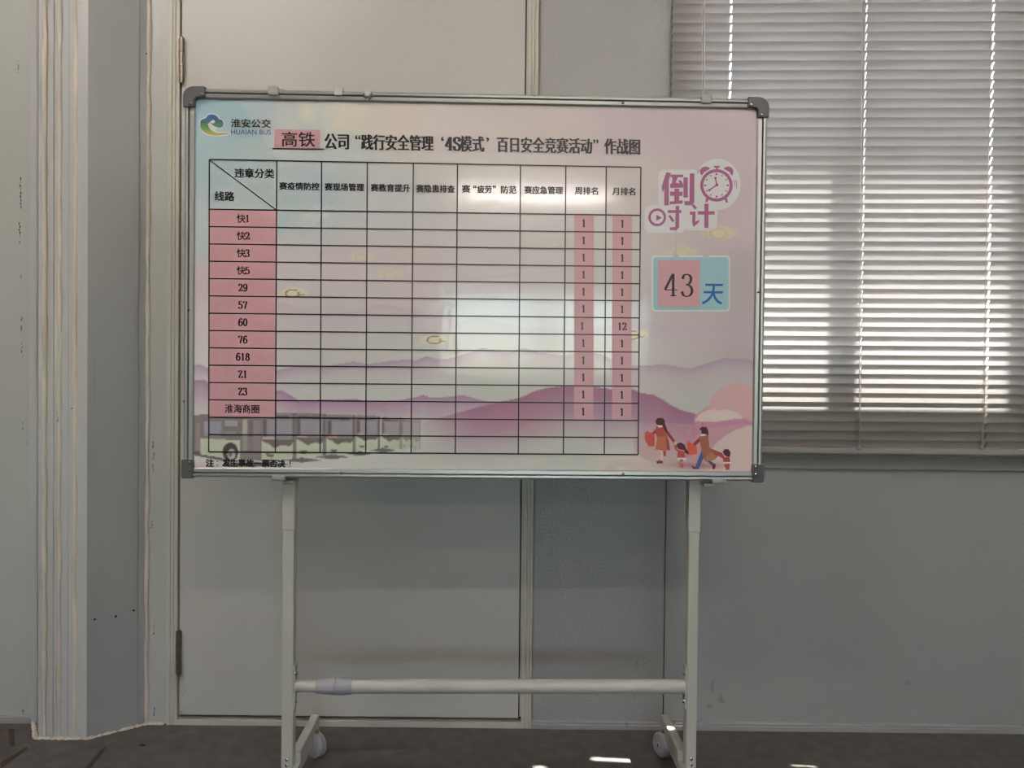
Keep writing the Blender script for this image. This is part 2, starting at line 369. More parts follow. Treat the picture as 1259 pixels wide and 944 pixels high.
# floor joints and black smears at the left
M_joint = mat('brown floor joint', (74, 58, 46), .8, noise=.4, nscale=40)
def fl(px, py): d = ray(px, py); return CAM + d*(-CAM.z/d.z)
def floor_poly(pts, h, name, m, label=None):
    M = MB(); P = [fl(*p) for p in pts]; M.vprism([(p.x, p.y) for p in P], .0001, h)
    return M.build(name, m, None)
j = floor_poly([(0, 938), (2, 944), (34, 921), (33, 918)], .0008, 'trim_3', M_joint); j['kind'] = 'structure'
j = floor_poly([(10, 896), (18, 896), (18, 917), (12, 917)], .0008, 'trim_4', M_joint); j['kind'] = 'structure'
M_smear = mat('black smear', (48, 44, 40), .7, noise=.5, nscale=80)
j = floor_poly([(105, 944), (124, 922), (131, 917), (126, 926), (112, 944)], .0006, 'trim_5', M_smear); j['kind'] = 'structure'
j = floor_poly([(170, 917), (174, 914), (179, 916), (176, 918), (173, 916.5)], .0006, 'trim_6', M_dark); j['kind'] = 'structure'

# ------------------------------------------------------------------ venetian blind
vb = empty('venetian_blind', (0, 0, 0))
tag(vb, 'white aluminium venetian blind with closed slats covering the bright window', 'blind')
YV = -.047
bx0 = W(826.5, 60, YV).x; bx1 = W(1330, 400, YV).x; bl = bx1-bx0
zbot = W(1090, 552, YV).z; pitch = 11.57/F*(YV-CAM.y)
hole_x = [W(898, 100, YV).x-bx0, W(1219.5, 150, YV).x-bx0, W(1061, 300, YV).x-bx0]
def slat_mesh():
    wd, sag, n = .0274, .0022, 6
    xs = [0, .002]; 
    for hx, hw in zip(hole_x, (.0022, .0024, .0009)): xs += [hx-hw, hx+hw]
    xs += [bl-.002, bl]; xs += [bl*i/8 for i in range(1, 8)]
    xs = sorted(set(round(x, 5) for x in xs))
    bm = bmesh.new(); rows = []
    for i in range(n+1):
        t = i/n-.5; yy = t*wd; zz = sag*(1-(2*t)**2)
        # local frame: y across the slat, z its crown
        rows.append([bm.verts.new((x, yy, zz)) for x in xs])
    for i in range(n):
        for k in range(len(xs)-1):
            xc = (xs[k]+xs[k+1])/2
            if i in (1, 2, 3, 4) and any(abs(xc-h) < .0026 for h in hole_x): continue
            f = bm.faces.new((rows[i][k], rows[i][k+1], rows[i+1][k+1], rows[i+1][k])); f.smooth = True
    me = bpy.data.meshes.new('slat'); bm.to_mesh(me); bm.free(); me.materials.append(M_slat); return me
sm = slat_mesh()
NS = 49
rs = random.Random(2)
for k in range(NS):
    z = zbot+.010+k*pitch
    u = k/(NS-1)
    o = bpy.data.objects.new('slat', sm); COL.objects.link(o); o.parent = vb
    # the hung blind is a little askew: slats climb to the right towards the top
    roll = .0105*0+.0005+.017*u
    T = math.radians(-60+rs.uniform(-1.2, 1.2)+(2 if k < 4 else 0))
    M = Matrix.Translation((bx0, YV, z - roll*0.15)) @ Matrix.Rotation(-roll-.0 if False else roll, 4, 'Y').inverted() @ Matrix.Rotation(PI+(-T), 4, 'X') if False else \
        Matrix.Translation((bx0, YV, z-.4*roll)) @ Matrix.Rotation(-(roll-.0), 4, 'Y') @ Matrix.Rotation(T, 4, 'X')
    o.matrix_local = M
rail = MB().box(bx0, bx1, YV-.010, YV+.008, zbot-.012, zbot+.003).build('bottom_rail', M_slat, vb, .003)
ztop = zbot+.010+NS*pitch
MB().box(bx0, bx1, YV-.014, YV+.014, ztop, ztop+.028).build('head_rail', M_slat, vb, .002)
for pxa, pxb, pyb in ((865, 865, 553), (1062, 1057, 551), (1221.5, 1208.5, 551)):
    a = W(pxa, -4, YV-.0145); b = W(pxb, pyb, YV-.0145)
    M_ = MB().tube((a.x-.003, a.y, a.z), (b.x-.002, b.y, b.z), .0007, 6).tube((a.x+.003, a.y, a.z), (b.x+.001, b.y, b.z), .0007, 6)
    for k in range(NS):
        z = zbot+.010+k*pitch-.006; t = (z-b.z)/(a.z-b.z)
        if 0 < t < 1:
            x = b.x+(a.x-b.x)*t; M_.tube((x-.002, a.y, z+.003), (x+.002, YV+.006, z-.004), .0005, 4)
    M_.build('ladder_cord', M_cord, vb)
    MB().lathe((b.x, YV-.0095, b.z), (0, -1, 0), [(0, .0055), (.002, .0055), (.0035, .004), (.0042, .001)], 16).build('cord_button', M_collar, vb)

# ------------------------------------------------------------------ mobile whiteboard
YAW = math.radians(1.35)
c0 = W(583.5, 350, -.344)
ROOT = Vector((c0.x, c0.y, 0))
wb = empty('mobile_whiteboard', ROOT, YAW)
tag(wb, 'large printed whiteboard with aluminium frame on a white wheeled steel stand', 'whiteboard')
RZ = Matrix.Rotation(YAW, 3, 'Z'); RZi = RZ.inverted()
def L(px, py, yl=0.0):                # pixel -> board-local point on the local plane y = yl
    o = RZi @ (CAM-ROOT); d = RZi @ ray(px, py)
    return o + d*((yl-o.y)/d.y)
TL, TR, BL, BR = L(227.5, 107.5, -.008), L(942.5, 121.5, -.008), L(224, 585.5, -.008), L(938.5, 592.5, -.008)
print('BOARD', TL, TR, BL, BR)
bx_0, bx_1 = (TL.x+BL.x)/2, (TR.x+BR.x)/2; bz_0, bz_1 = (BL.z+BR.z)/2, (TL.z+TR.z)/2
print('size', bx_1-bx_0, bz_1-bz_0)
MB().box(bx_0+.004, bx_1-.004, .001, .012, bz_0+.004, bz_1-.004).build('board_panel', M_back, wb)
def frame_mesh():
    prof = [(0, .014), (0, -.004), (.0012, -.0075), (.004, -.009), (.0078, -.0085), (.0086, -.006), (.0088, -.002), (.0098, -.002), (.010, -.0055), (.0112, -.0068), (.0175, -.0060), (.0195, -.0045), (.0197, .0005)]
    m = MB(); rings = []
    for ins, y in prof:
        rings.append([m.bm.verts.new(p) for p in ((bx_0+ins, y, bz_0+ins), (bx_1-ins, y, bz_0+ins), (bx_1-ins, y, bz_1-ins), (bx_0+ins, y, bz_1-ins))])
    for a, b in zip(rings, rings[1:]):
        for i in range(4): m.bm.faces.new((a[i], a[(i+1)%4], b[(i+1)%4], b[i]))
    # dark groove strip gets its own part below
    return m
fr = frame_mesh().build('frame', M_alu, wb)
g_ = MB()
for i0 in (.0087,):
    for (x0, x1, z0, z1) in ((bx_0+i0, bx_1-i0, bz_1-i0-.0012, bz_1-i0), (bx_0+i0, bx_1-i0, bz_0+i0, bz_0+i0+.0012), (bx_0+i0, bx_0+i0+.0012, bz_0+i0, bz_1-i0), (bx_1-i0-.0012, bx_1-i0, bz_0+i0, bz_1-i0)):
        g_.box(x0, x1, -.0028, -.001, z0, z1)
g_.build('groove', M_groove, fr)
# corner caps
def cap(sx, sz, ax, az):
    x = bx_0 if sx < 0 else bx_1; z = bz_0 if sz < 0 else bz_1; t = .0022; wdt = .021
    # L outline from the outer corner inwards (u to the inside)
    P = []
    R = .022 if sz > 0 else .004
    for i in range(9):
        a = PI+PI/2*i/8; P.append((R+R*math.cos(a)-t, R+R*math.sin(a)-t))
    # going round: start on the vertical arm ... end on the horizontal arm
    P = [(-t, az)] + P + [(ax, -t), (ax, wdt-.003)]
    if sz > 0: P += [(wdt+.004, wdt-.001), (wdt, wdt+.004)]
    else: P += [(wdt, wdt)]
    P += [(wdt-.001, az)]
    poly = [(x + (u if sx < 0 else -u), z + (v if sz < 0 else -v)) for u, v in P]
    o = MB().prism(poly, -.0125, .0145).build('corner_cap', M_grey, fr, .0018)
    for u, v in ((ax-.006, .0145), (.0145, az-.006)):
        s = MB(); s.lathe((x+(u if sx < 0 else -u), -.0120, z+(v if sz < 0 else -v)), (0, -1, 0), [(0, .0028), (.0012, .0028), (.002, .0012)], 12)
        s.build('rivet', M_chrome, fr)
cap(-1, 1, .043, .040); cap(1, 1, .042, .040); cap(-1, -1, .021, .036); cap(1, -1, .021, .036)
for px, py in ((766, 126.5), (419.5, 581.5), (766, 582.5), (932.5, 358.5), (231.5, 381), (226.8, 493)):
    p = L(px, py, -.007); MB().lathe((p.x, -.0055, p.z), (0, -1, 0), [(0, .003), (.002, .003), (.0032, .0014)], 12).build('rivet', M_chrome, fr)

# posts, sleeves, clamps
zf = .045
def square_post(pxa, pxb, py):
    a = L(pxa, py, .028).x; b = L(pxb, py, .028).x; return a, b
for (pa, pb, sgn) in ((346.5, 361, 1), (845.5, 858.5, -1)):
    a, b = square_post(pa, pb, 760)
    MB().box(a, b, .028, .053, zf, bz_1-.01).build('post', M_post, wb, .002)
    xc = (a+b)/2
    MB().box(a-.0015, b+.0015, .0265, .0545, L(0, 650, .028).z, bz_1-.03).build('sleeve', M_post, wb, .002)
    xi = b if sgn > 0 else a                                   # inner face
    plate = MB().box(min(xi, xi+sgn*.003), max(xi, xi+sgn*.003), .030, .051, L(400, 872, .03).z, L(400, 818, .03).z).build('bracket_plate', M_post, wb, .0006)
    for py in (827, 861.5):
        p = L(pa, py, .035)
        MB().lathe((xi+sgn*.003, .034, p.z), (sgn, 0, 0), [(0, .005), (.0015, .005), (.004, .0035), (.005, .001)], 14).build('bolt', M_chrome, wb)
    for py in (934, 941):
        p = L(354, py, .026); MB().lathe((xc, .0275, p.z), (0, -1, 0), [(0, .0035), (.0015, .0035), (.0025, .001)], 12).build('bolt', M_chrome, wb)
    # foot: rear arm visible, front arm low, two casters each
    zt = .081; xo = xi+sgn*.0005
    f0, f1 = (xo-.0, xo+.020) if sgn > 0 else (xo-.020, xo)
    f0, f1 = f0-sgn*.010, f1-sgn*.010
    ft = MB().box(f0, f1, .0545, .232, .036, zt).box(f0, f1, -.20, .0275, .030, .058).box(f0, f1, .02, .06, .036, .058).build('foot', M_post, wb, .0025)
    for yc, ang in ((.190, math.radians(45 if sgn > 0 else 22)), (-.17, math.radians(90))):
        cx = (f0+f1)/2 + (sgn*.012 if yc > 0 else 0)
        axd = Vector((math.cos(ang), math.sin(ang), 0)) if sgn > 0 else Vector((math.cos(ang), math.sin(ang), 0))
        if yc < 0: axd = Vector((1, 0, 0))
        c = Vector((cx, yc, .028)); hw = .0125
        M_ = MB()
        M_.lathe(c-axd*hw, axd, [(0, .020), (0, .0245), (.003, .0278), (.011, .028), (.0115, .026), (.0135, .026), (.014, .028), (.022, .0278), (.025, .0245), (.025, .020)], 32)
        cw = M_.build('caster', M_wheel, wb)
        for s_ in (1, -1):
            q = c+axd*s_*hw
            MB().lathe(q, axd*s_, [(-.001, .0195), (.0012, .0185), (.0012, .008), (.0026, .0075), (.0028, .0045), (.0012, .004)], 24).build('hub', M_wheel, cw)
            MB().lathe(q+axd*s_*.0012, axd*s_, [(0, .0038), (.0008, .0034)], 10).build('axle', M_groove, cw)
        MB().tube((c.x, c.y, .050), (c.x, c.y, .062) if yc > 0 else (c.x, c.y, .056), .006, 12).build('stem', M_chrome, cw)
# cross tube
zt_ = L(600, 843.5, .041)
xl, xr = square_post(346.5, 361, 760)[1]+.003, square_post(845.5, 858.5, 760)[0]-.003
yt = .0405; zc_ = zt_.z
tb = MB().tube((L(431, 843, yt).x, yt, zc_), (xr, yt, zc_), .0150, 32).build('cross_tube', M_post, wb)
MB().tube((xl, yt, zc_), (L(440, 843, yt).x, yt, zc_), .0122, 32).build('inner_tube', M_post, tb)
x0, xm_, x1 = L(389.5, 844, yt).x, L(413, 844, yt).x, L(433, 844, yt).x
MB().lathe((x0, yt, zc_), (1, 0, 0), [(0, .0140), (.004, .0155), (xm_-x0-.003, .0182), (xm_-x0, .0178), (xm_-x0+.0006, .0155)], 32).build('collar', M_collar, tb)
MB().lathe((xm_+.0006, yt, zc_), (1, 0, 0), [(0, .0150), (.0006, .0176), (.006, .0182), (x1-xm_-.002, .0168), (x1-xm_, .0155)], 32).build('collar', M_collar, tb)
# clamps that grip the frame edge
def clamp(px, top):
    if top:
        p = L(px, 113, -.008); m_ = MB().box(p.x-.011, p.x+.011, -.0125, -.0085, bz_1-.013, bz_1+.004).box(p.x-.008, p.x+.008, -.0125, .05, bz_1+.0005, bz_1+.006)
        m_.tube((p.x+(.008 if px < 600 else -.008), .018, bz_1-.004), (p.x+(.008 if px < 600 else -.008), .024, bz_1-.004), .016, 20)
    else:
        s = 1 if px < 600 else -1
        p = L(px, 587, -.008); m_ = MB().box(p.x-.014, p.x+.014, -.0125, .05, bz_0-.006, bz_0-.0005).box(p.x-.014, p.x+.014, -.0125, -.009, bz_0-.006, bz_0+.005)
        m_.box(p.x+s*.018-.012, p.x+s*.018+.012, -.004, .04, bz_0-.013, bz_0-.0065)
    return m_.build('clamp', M_clampgrey, wb, .0018)
clamp(336.5, True); clamp(868.5, True); clamp(343, False); clamp(884, False)

# ---- artwork: flat print, colours written per vertex
def pc(c, g=1.62):
    r = lin(c[:3]); lu = .3*r[0]+.6*r[1]+.1*r[2]; r = tuple(v*.8+lu*.2 for v in r); a = c[3] if len(c) > 3 else 1.0
    return (*[min(.86, v*g) for v in r], a)
def print_mat(name, rough, coat=True):
    m = bpy.data.materials.new(name); m.use_nodes = True; n = m.node_tree.nodes; K = m.node_tree.links; b = n['Principled BSDF']
    at = n.new('ShaderNodeAttribute'); at.attribute_name = 'Col'
    K.new(at.outputs['Color'], b.inputs['Base Color']); K.new(at.outputs['Alpha'], b.inputs['Alpha'])
    b.inputs['Roughness'].default_value = rough
    tc = n.new('ShaderNodeTexCoord'); mp = n.new('ShaderNodeMapping'); mp.inputs['Scale'].default_value = (1, 1, .35); K.new(tc.outputs['Object'], mp.inputs[0])
    t = n.new('ShaderNodeTexNoise'); t.inputs['Scale'].default_value = 34; t.inputs['Detail'].default_value = 5; K.new(mp.outputs[0], t.inputs[0])
    bp = n.new('ShaderNodeBump'); bp.inputs['Strength'].default_value = .22; bp.inputs['Distance'].default_value = .002
    K.new(t.outputs[0], bp.inputs['Height']); K.new(bp.outputs[0], b.inputs['Normal'])
    return m
M_print = print_mat('glossy film print', .09)
M_matte = print_mat('ink print', .3)

class Art:
    def __init__(s): s.v = []; s.f = []; s.c = []; s.g = 0; s.d = []; s.hold = False
    def up(s):
        if not s.hold: s.g += 1
        return s.g
    def fill(s): s.d += [s.g]*(len(s.v)-len(s.d))
    def poly(s, pts, col, cols=None):
        s.fill(); s.up(); k = len(s.v); s.v += [tuple(p) for p in pts]; s.c += (cols or [col]*len(pts)); s.f.append(list(range(k, k+len(pts)))); s.fill()
    def mesh(s, pts, faces, col):
        s.fill(); s.up(); k = len(s.v); s.v += pts; s.c += [col]*len(pts); s.f += [[k+i for i in f] for f in faces]; s.fill()
    def rect(s, x0, y0, x1, y1, col): s.poly([(x0, y0), (x1, y0), (x1, y1), (x0, y1)], col)
    def line(s, x0, y0, x1, y1, w_, col):
        d = math.hypot(x1-x0, y1-y0); nx, ny = -(y1-y0)/d*w_/2, (x1-x0)/d*w_/2
        s.poly([(x0+nx, y0+ny), (x1+nx, y1+ny), (x1-nx, y1-ny), (x0-nx, y0-ny)], col)
    def ell(s, x, y, rx, ry, col, edge=None, n=28, a0=0, a1=2*PI):
        if edge is None:
            s.poly([(x+rx*math.cos(a0+(a1-a0)*i/n), y+ry*math.sin(a0+(a1-a0)*i/n)) for i in range(n if a1-a0 > 6.28 else n+1)], col); return
        s.fill(); s.up(); k = len(s.v); s.v.append((x, y)); s.c.append(col)
        s.v += [(x+rx*math.cos(2*PI*i/n), y+ry*math.sin(2*PI*i/n)) for i in range(n)]; s.c += [edge]*n
        s.f += [[k, k+1+i, k+1+(i+1) % n] for i in range(n)]; s.fill()
    def ring(s, x, y, r, w_, col, n=40, a0=0, a1=2*PI, ry=1.0):
        s.up(); s.hold = True
        for i in range(n):
            a, b = a0+(a1-a0)*i/n, a0+(a1-a0)*(i+1)/n
            s.poly([(x+(r-w_/2)*math.cos(a), y+(r-w_/2)*math.sin(a)*ry), (x+(r+w_/2)*math.cos(a), y+(r+w_/2)*math.sin(a)*ry),
                    (x+(r+w_/2)*math.cos(b), y+(r+w_/2)*math.sin(b)*ry), (x+(r-w_/2)*math.cos(b), y+(r-w_/2)*math.sin(b)*ry)], col)
        s.hold = False
    def fade(s, top, dep, c0, c1, c2=None):
        """ridge line with a colour that runs out downwards"""
        s.up(); s.hold = True
        for (xa, ya), (xb, yb) in zip(top, top[1:]):
            da = dep(xa) if callable(dep) else dep; db = dep(xb) if callable(dep) else dep
            f_ = lambda c, x: c(x) if callable(c) else c
            if c2 is None:
                s.poly([(xa, ya), (xb, yb), (xb, yb+db), (xa, ya+da)], None, [f_(c0, xa), f_(c0, xb), f_(c1, xb), f_(c1, xa)])
            else:
                s.poly([(xa, ya), (xb, yb), (xb, yb+db*.4), (xa, ya+da*.4)], None, [f_(c0, xa), f_(c0, xb), f_(c1, xb), f_(c1, xa)])
                s.poly([(xa, ya+da*.4), (xb, yb+db*.4), (xb, yb+db), (xa, ya+da)], None, [f_(c1, xa), f_(c1, xb), f_(c2, xb), f_(c2, xa)])
        s.hold = False
    def raster(s, buf, ox, oy, st):
        H, W_, _ = buf.shape
        for f in s.f:
            P = [s.v[i] for i in f]; C_ = [s.c[i] for i in f]
            T = [(0, 1, 2)] if len(f) == 3 else tessellate_polygon([[Vector((x, y, 0)) for x, y in P]])
            if len(f) == 4 and C_[0] != C_[2]: T = [(0, 1, 2), (0, 2, 3)]
            for a, b, c in T:
                (ax, ay), (bx, by), (cx, cy) = P[a], P[b], P[c]
                det = (by-cy)*(ax-cx)+(cx-bx)*(ay-cy)
                if abs(det) < 1e-9: continue
                i0 = max(0, int((min(ax, bx, cx)-ox)/st)); i1 = min(W_, int((max(ax, bx, cx)-ox)/st)+2)
                j0 = max(0, int((min(ay, by, cy)-oy)/st)); j1 = min(H, int((max(ay, by, cy)-oy)/st)+2)
                if i1 <= i0 or j1 <= j0: continue
                X = ox+.00137+np.arange(i0, i1)*st; Y = (oy+.00291+np.arange(j0, j1)*st)[:, None]
                wa = ((by-cy)*(X-cx)+(cx-bx)*(Y-cy))/det; wb_ = ((cy-ay)*(X-cx)+(ax-cx)*(Y-cy))/det; wc = 1-wa-wb_
                m = ((wa >= 0) & (wb_ >= 0) & (wc > 0))[..., None]
                col = wa[..., None]*np.array(C_[a])+wb_[..., None]*np.array(C_[b])+wc[..., None]*np.array(C_[c])
                al = np.clip(col[..., 3:4], 0, 1)*m
                sub = buf[j0:j1, i0:i1]; sub[...] = sub*(1-al)+col[..., :3]*al
    def clip(s, x0, x1, y0, y1):
        s.v = [(min(max(x, x0), x1), min(max(y, y0), y1)) for x, y in s.v]
    def build(s, name, off, parent, m=None, origin=None):
        bm = bmesh.new(); lay = bm.verts.layers.float_color.new('Col'); vs_ = []; s.fill(); st = min(8e-6, .00017/max(1, s.g))
        for (x, y), c, d_ in zip(s.v, s.c, s.d):
            p = L(x, y, -off-st*d_)
            if origin is not None: p = p-origin
            v = bm.verts.new(p); v[lay] = c; vs_.append(v)
        big = []
        for f in s.f:
            try:
                fc = bm.faces.new([vs_[i] for i in f])
                if len(f) > 4: big.append(fc)
            except ValueError: pass
        bm.normal_update()
        if big: bmesh.ops.triangulate(bm, faces=big, ngon_method='EAR_CLIP')
        bm.normal_update()
        for f in bm.faces:
            if f.normal.y > 0: f.normal_flip()
        me = bpy.data.meshes.new(name); bm.to_mesh(me); bm.free(); me.materials.append(m or M_print)
        o = bpy.data.objects.new(name, me); COL.objects.link(o)
        if parent: o.parent = parent
        return o

_tc = {}
def glyphs(t, off=0.0):
    if (t, off) in _tc: return _tc[(t, off)]
    c = bpy.data.curves.new('t', 'FONT'); c.body = t; c.size = 1; c.resolution_u = 3; c.offset = off
    o = bpy.data.objects.new('t', c); COL.objects.link(o); dg = bpy.context.evaluated_depsgraph_get(); dg.update()
    me = bpy.data.meshes.new_from_object(o.evaluated_get(dg))
    v = [(p.co.x, p.co.y) for p in me.vertices]; f = [list(p.vertices) for p in me.polygons]
    bpy.data.objects.remove(o); bpy.data.curves.remove(c); bpy.data.meshes.remove(me)
    x0 = min(p[0] for p in v); x1 = max(p[0] for p in v); y0 = min(p[1] for p in v); y1 = max(p[1] for p in v)
    v = [((a-x0)/(x1-x0), (b-y0)/(y1-y0)) for a, b in v]
    _tc[(t, off)] = (v, f); return v, f
def text(art, t, x0, x1, yc, h, col, bold=0.0, song=0.0, slope=.0155, skew=0):
    v, f = glyphs(t)
    e = bold*10                                   # pixels of extra weight to each side
    sh = [(0, 0)] if not (song or e) else ([(-song, -e), (-song/3, e), (song/3, -e), (song, e)] if song else [(-e, -e*.6), (e, -e*.6), (-e, e*.6), (e, e*.6), (0, 0)])
    for sx, sy in sh:
        P = [(x0+a*(x1-x0)+sx+skew*(b-.5)*h, yc+sy+(b*-1+.5)*h+slope*a*(x1-x0)) for a, b in v]
        art.mesh(P, f, col)

# serif numerals drawn as nib strokes
def cr(P, n=6):
    out = []
    for i in range(len(P)-1):
        p0 = P[max(i-1, 0)]; p1 = P[i]; p2 = P[i+1]; p3 = P[min(i+2, len(P)-1)]
        for k in range(n):
            t = k/n; out.append(tuple(.5*((2*p1[j])+(-p0[j]+p2[j])*t+(2*p0[j]-5*p1[j]+4*p2[j]-p3[j])*t*t+(-p0[j]+3*p1[j]-3*p2[j]+p3[j])*t**3) for j in (0, 1)))
    return out+[P[-1]]
E_ = lambda x, y, rx, ry, n=14: [(x+rx*math.cos(PI/2+2*PI*i/n), y+ry*math.sin(PI/2+2*PI*i/n)) for i in range(n+1)]
G = {
 '1': [('l', [(.5, 0), (.5, 1)]), ('l', [(.27, .82), (.5, .97)]), ('l', [(.25, .02), (.75, .02)])],
 '2': [('c', [(.14, .74), (.2, .92), (.46, 1), (.74, .9), (.78, .7), (.66, .48), (.38, .24), (.12, .04)]), ('l', [(.1, .04), (.86, .04)]), ('l', [(.86, .03), (.9, .22)])],
 '3': [('c', [(.14, .8), (.24, .95), (.46, 1), (.7, .92), (.74, .75), (.62, .58), (.38, .53)]), ('c', [(.38, .53), (.68, .47), (.82, .27), (.7, .06), (.42, 0), (.2, .05), (.1, .2)])],
 '4': [('l', [(.62, .98), (.08, .3)]), ('l', [(.06, .28), (.94, .28)]), ('l', [(.66, 1), (.66, 0)]), ('l', [(.44, .02), (.88, .02)])],
 '5': [('l', [(.22, .97), (.84, .97)]), ('l', [(.24, .97), (.2, .55)]), ('c', [(.2, .53), (.42, .62), (.72, .54), (.84, .3), (.7, .06), (.42, 0), (.18, .06), (.1, .2)])],
 '6': [('c', [(.8, .86), (.66, 1), (.4, .96), (.2, .72), (.13, .38), (.22, .1), (.48, 0), (.76, .1), (.86, .31), (.76, .53), (.5, .61), (.26, .5), (.15, .32)])],
 '7': [('l', [(.12, .78), (.16, .97)]), ('l', [(.14, .96), (.88, .96)]), ('c', [(.88, .95), (.62, .5), (.46, 0)])],
 '8': [('e', E_(.5, .76, .28, .23)), ('e', E_(.5, .27, .35, .27))],
 '9': [('c', [(.2, .14), (.34, 0), (.6, .04), (.8, .28), (.87, .62), (.78, .9), (.52, 1), (.24, .9), (.14, .69), (.24, .47), (.5, .39), (.74, .5), (.85, .68)])],
 '0': [('e', E_(.5, .5, .36, .5))],
 'Z': [('l', [(.14, .78), (.17, .97)]), ('l', [(.14, .96), (.86, .96)]), ('l', [(.84, .95), (.12, .04)]), ('l', [(.1, .03), (.88, .03)]), ('l', [(.87, .03), (.91, .22)])],
 'S': [('c', [(.82, .72), (.78, .92), (.5, 1), (.2, .92), (.16, .72), (.34, .57), (.66, .45), (.86, .28), (.78, .06), (.5, 0), (.2, .06), (.12, .28)])],
}
def numeral(art, t, xc, yc, h, wch, col, thick=.15, thin=.06, slope=.0155, gap=1.06):
    n = len(t)
    for i, ch in enumerate(t):
        ox = xc+(i-(n-1)/2)*wch*gap-wch/2
        for kind, P in G[ch]:
            P = cr(P) if kind == 'c' else P
            P = [(ox+x*wch, yc+h/2-y*h+slope*(ox+x*wch-xc)) for x, y in P]
            for a, b in zip(P, P[1:]):
                d = math.hypot(b[0]-a[0], b[1]-a[1]) or 1e-6
                w_ = h*(thin+(thick-thin)*(abs(b[1]-a[1])/d)**1.5)
                e = w_*.15; ux, uy = (b[0]-a[0])/d*e, (b[1]-a[1])/d*e
                art.line(a[0]-ux, a[1]-uy, b[0]+ux, b[1]+uy, w_, col)

K = (*lin((26, 22, 26)), 1)
# background sheet: soft colour field
stops = [((240,125),(140,172,184)), ((240,200),(146,172,178)), ((300,135),(140,170,178)), ((330,200),(158,174,174)), ((370,150),(172,178,174)), ((420,140),(196,186,170)),
         ((480,150),(192,182,172)), ((430,190),(172,180,176)), ((340,260),(158,175,176)), ((380,230),(160,176,180)), ((460,250),(176,180,180)), ((560,150),(192,182,180)),
         ((620,220),(188,184,180)), ((700,160),(190,178,176)), ((760,140),(186,170,174)), ((850,150),(184,168,174)), ((920,140),(186,168,172)), ((920,260),(186,168,172)),
         ((790,240),(188,180,176)), ((240,300),(165,178,180)), ((245,340),(182,166,172)), ((245,400),(190,180,180)), ((245,440),(188,184,184)), ((360,320),(184,178,176)), ((420,330),(186,174,176)), ((500,340),(186,174,172)),
         ((600,310),(184,178,178)), ((690,330),(186,178,176)), ((740,300),(186,184,180)), ((920,340),(170,160,164)), ((850,400),(178,166,170)), ((400,400),(176,172,170)), ((480,410),(178,176,172)), ((600,420),(178,176,172)),
         ((920,420),(170,158,164)), ((790,440),(180,174,174)), ((850,470),(172,168,164)), ((420,470),(176,178,172)), ((600,475),(172,174,166)), ((850,500),(172,172,164)),
         ((240,560),(188,184,176)), ((400,565),(180,182,172)), ((560,565),(176,178,168)), ((700,565),(176,178,168)), ((760,575),(186,182,172)), ((925,560),(194,176,168)), ((880,570),(192,174,168)), ((800,572),(188,176,168))]
def field(x, y):
    s = [0, 0, 0]; tw = 0
    for (px, py), c in stops:
        d = ((x-px)**2+((y-py)*1.15)**2)+260; w_ = 1/d**1.7
        tw += w_
        for i in range(3): s[i] += c[i]*w_
    return tuple(v/tw for v in s)
RX0, RY0, RS = 230.0, 116.0, 0.7
RW, RH = int(706/RS), int(470/RS)
_X = RX0+np.arange(RW)*RS; _Y = (RY0+np.arange(RH)*RS)[:, None]
buf = np.zeros((RH, RW, 3)); tw = np.zeros((RH, RW, 1))
for (px, py), c in stops:
    w_ = (1/((_X-px)**2+((_Y-py)*1.15)**2+260)**1.7)[..., None]; tw += w_; buf += w_*np.array(pc(c)[:3])
buf /= tw
def sxy(u, v):      # corner-interpolated sheet coordinates in the picture of the board
    xt, xb_ = 234.5+u*(934.5-234.5), 232.0+u*(931.5-232.0)
    yt_, yb_ = 117.5+u*(131-117.5), 575.5+u*(583.5-575.5)
    return (xt+(xb_-xt)*v, yt_+(yb_-yt_)*v)
# hills, clouds, facets
A = Art()
for P, c in (([(290,120),(345,121),(392,200),(345,205)], (190,188,184,.22)), ([(372,121),(420,122),(400,170),(372,175)], (160,182,190,.16)),
             ([(395,205),(345,250),(395,330),(420,260)], (156,176,182,.15)), ([(420,175),(440,205),(395,260),(380,220)], (150,174,182,.13)), ([(240,121),(300,119),(330,190),(300,240),(262,180)], (136,170,182,.10))):
    A.poly(P, pc(c))
A.ell(376, 138, 16, 18, pc((206,190,164,.9)), pc((200,188,170,0)))
A.ell(378, 265, 24, 22, pc((196,192,182,.45)), pc((196,192,182,0)))
for i in range(14):
    a = 2*PI*i/14; A.line(396, 263, 396+20*math.cos(a), 263+14*math.sin(a), 2.2, pc((206,202,192,.28)))
c3 = lambda r, g, b, a: pc((r, g, b, a))
A.fade([(340,371),(352,373),(368,379),(395,384),(430,382),(448,377),(462,374),(476,374),(490,377),(505,380),(520,384),(540,388),(560,392)], 26, c3(182,160,176,.75), c3(180,168,176,0))
A.fade([(560,396),(575,391),(590,390),(610,395),(640,402),(700,404),(730,403),(756,398),(780,400),(800,396),(830,402),(860,398),(900,402),(934,404)], 26, c3(176,158,172,.55), c3(180,168,172,0))
A.fade([(234,450),(244,447),(256,452),(300,458),(338,455),(350,452),(368,448),(385,448),(398,450),(420,446),(432,444),(450,447),(470,444),(490,442),(500,441),(508,443),(515,440),(521,437),(530,440),(545,441),(560,437),(572,433),(590,427),(606,430),(622,432),(640,427),(660,432),(690,436),(712,433),(735,434),(748,440),(760,445),(780,449),(800,448),(815,447),(835,451),(850,452),(865,447),(880,442),(893,439),(903,441),(915,440),(933,446)], 34, c3(162,132,160,.9), c3(172,158,168,.5), c3(176,172,172,0))
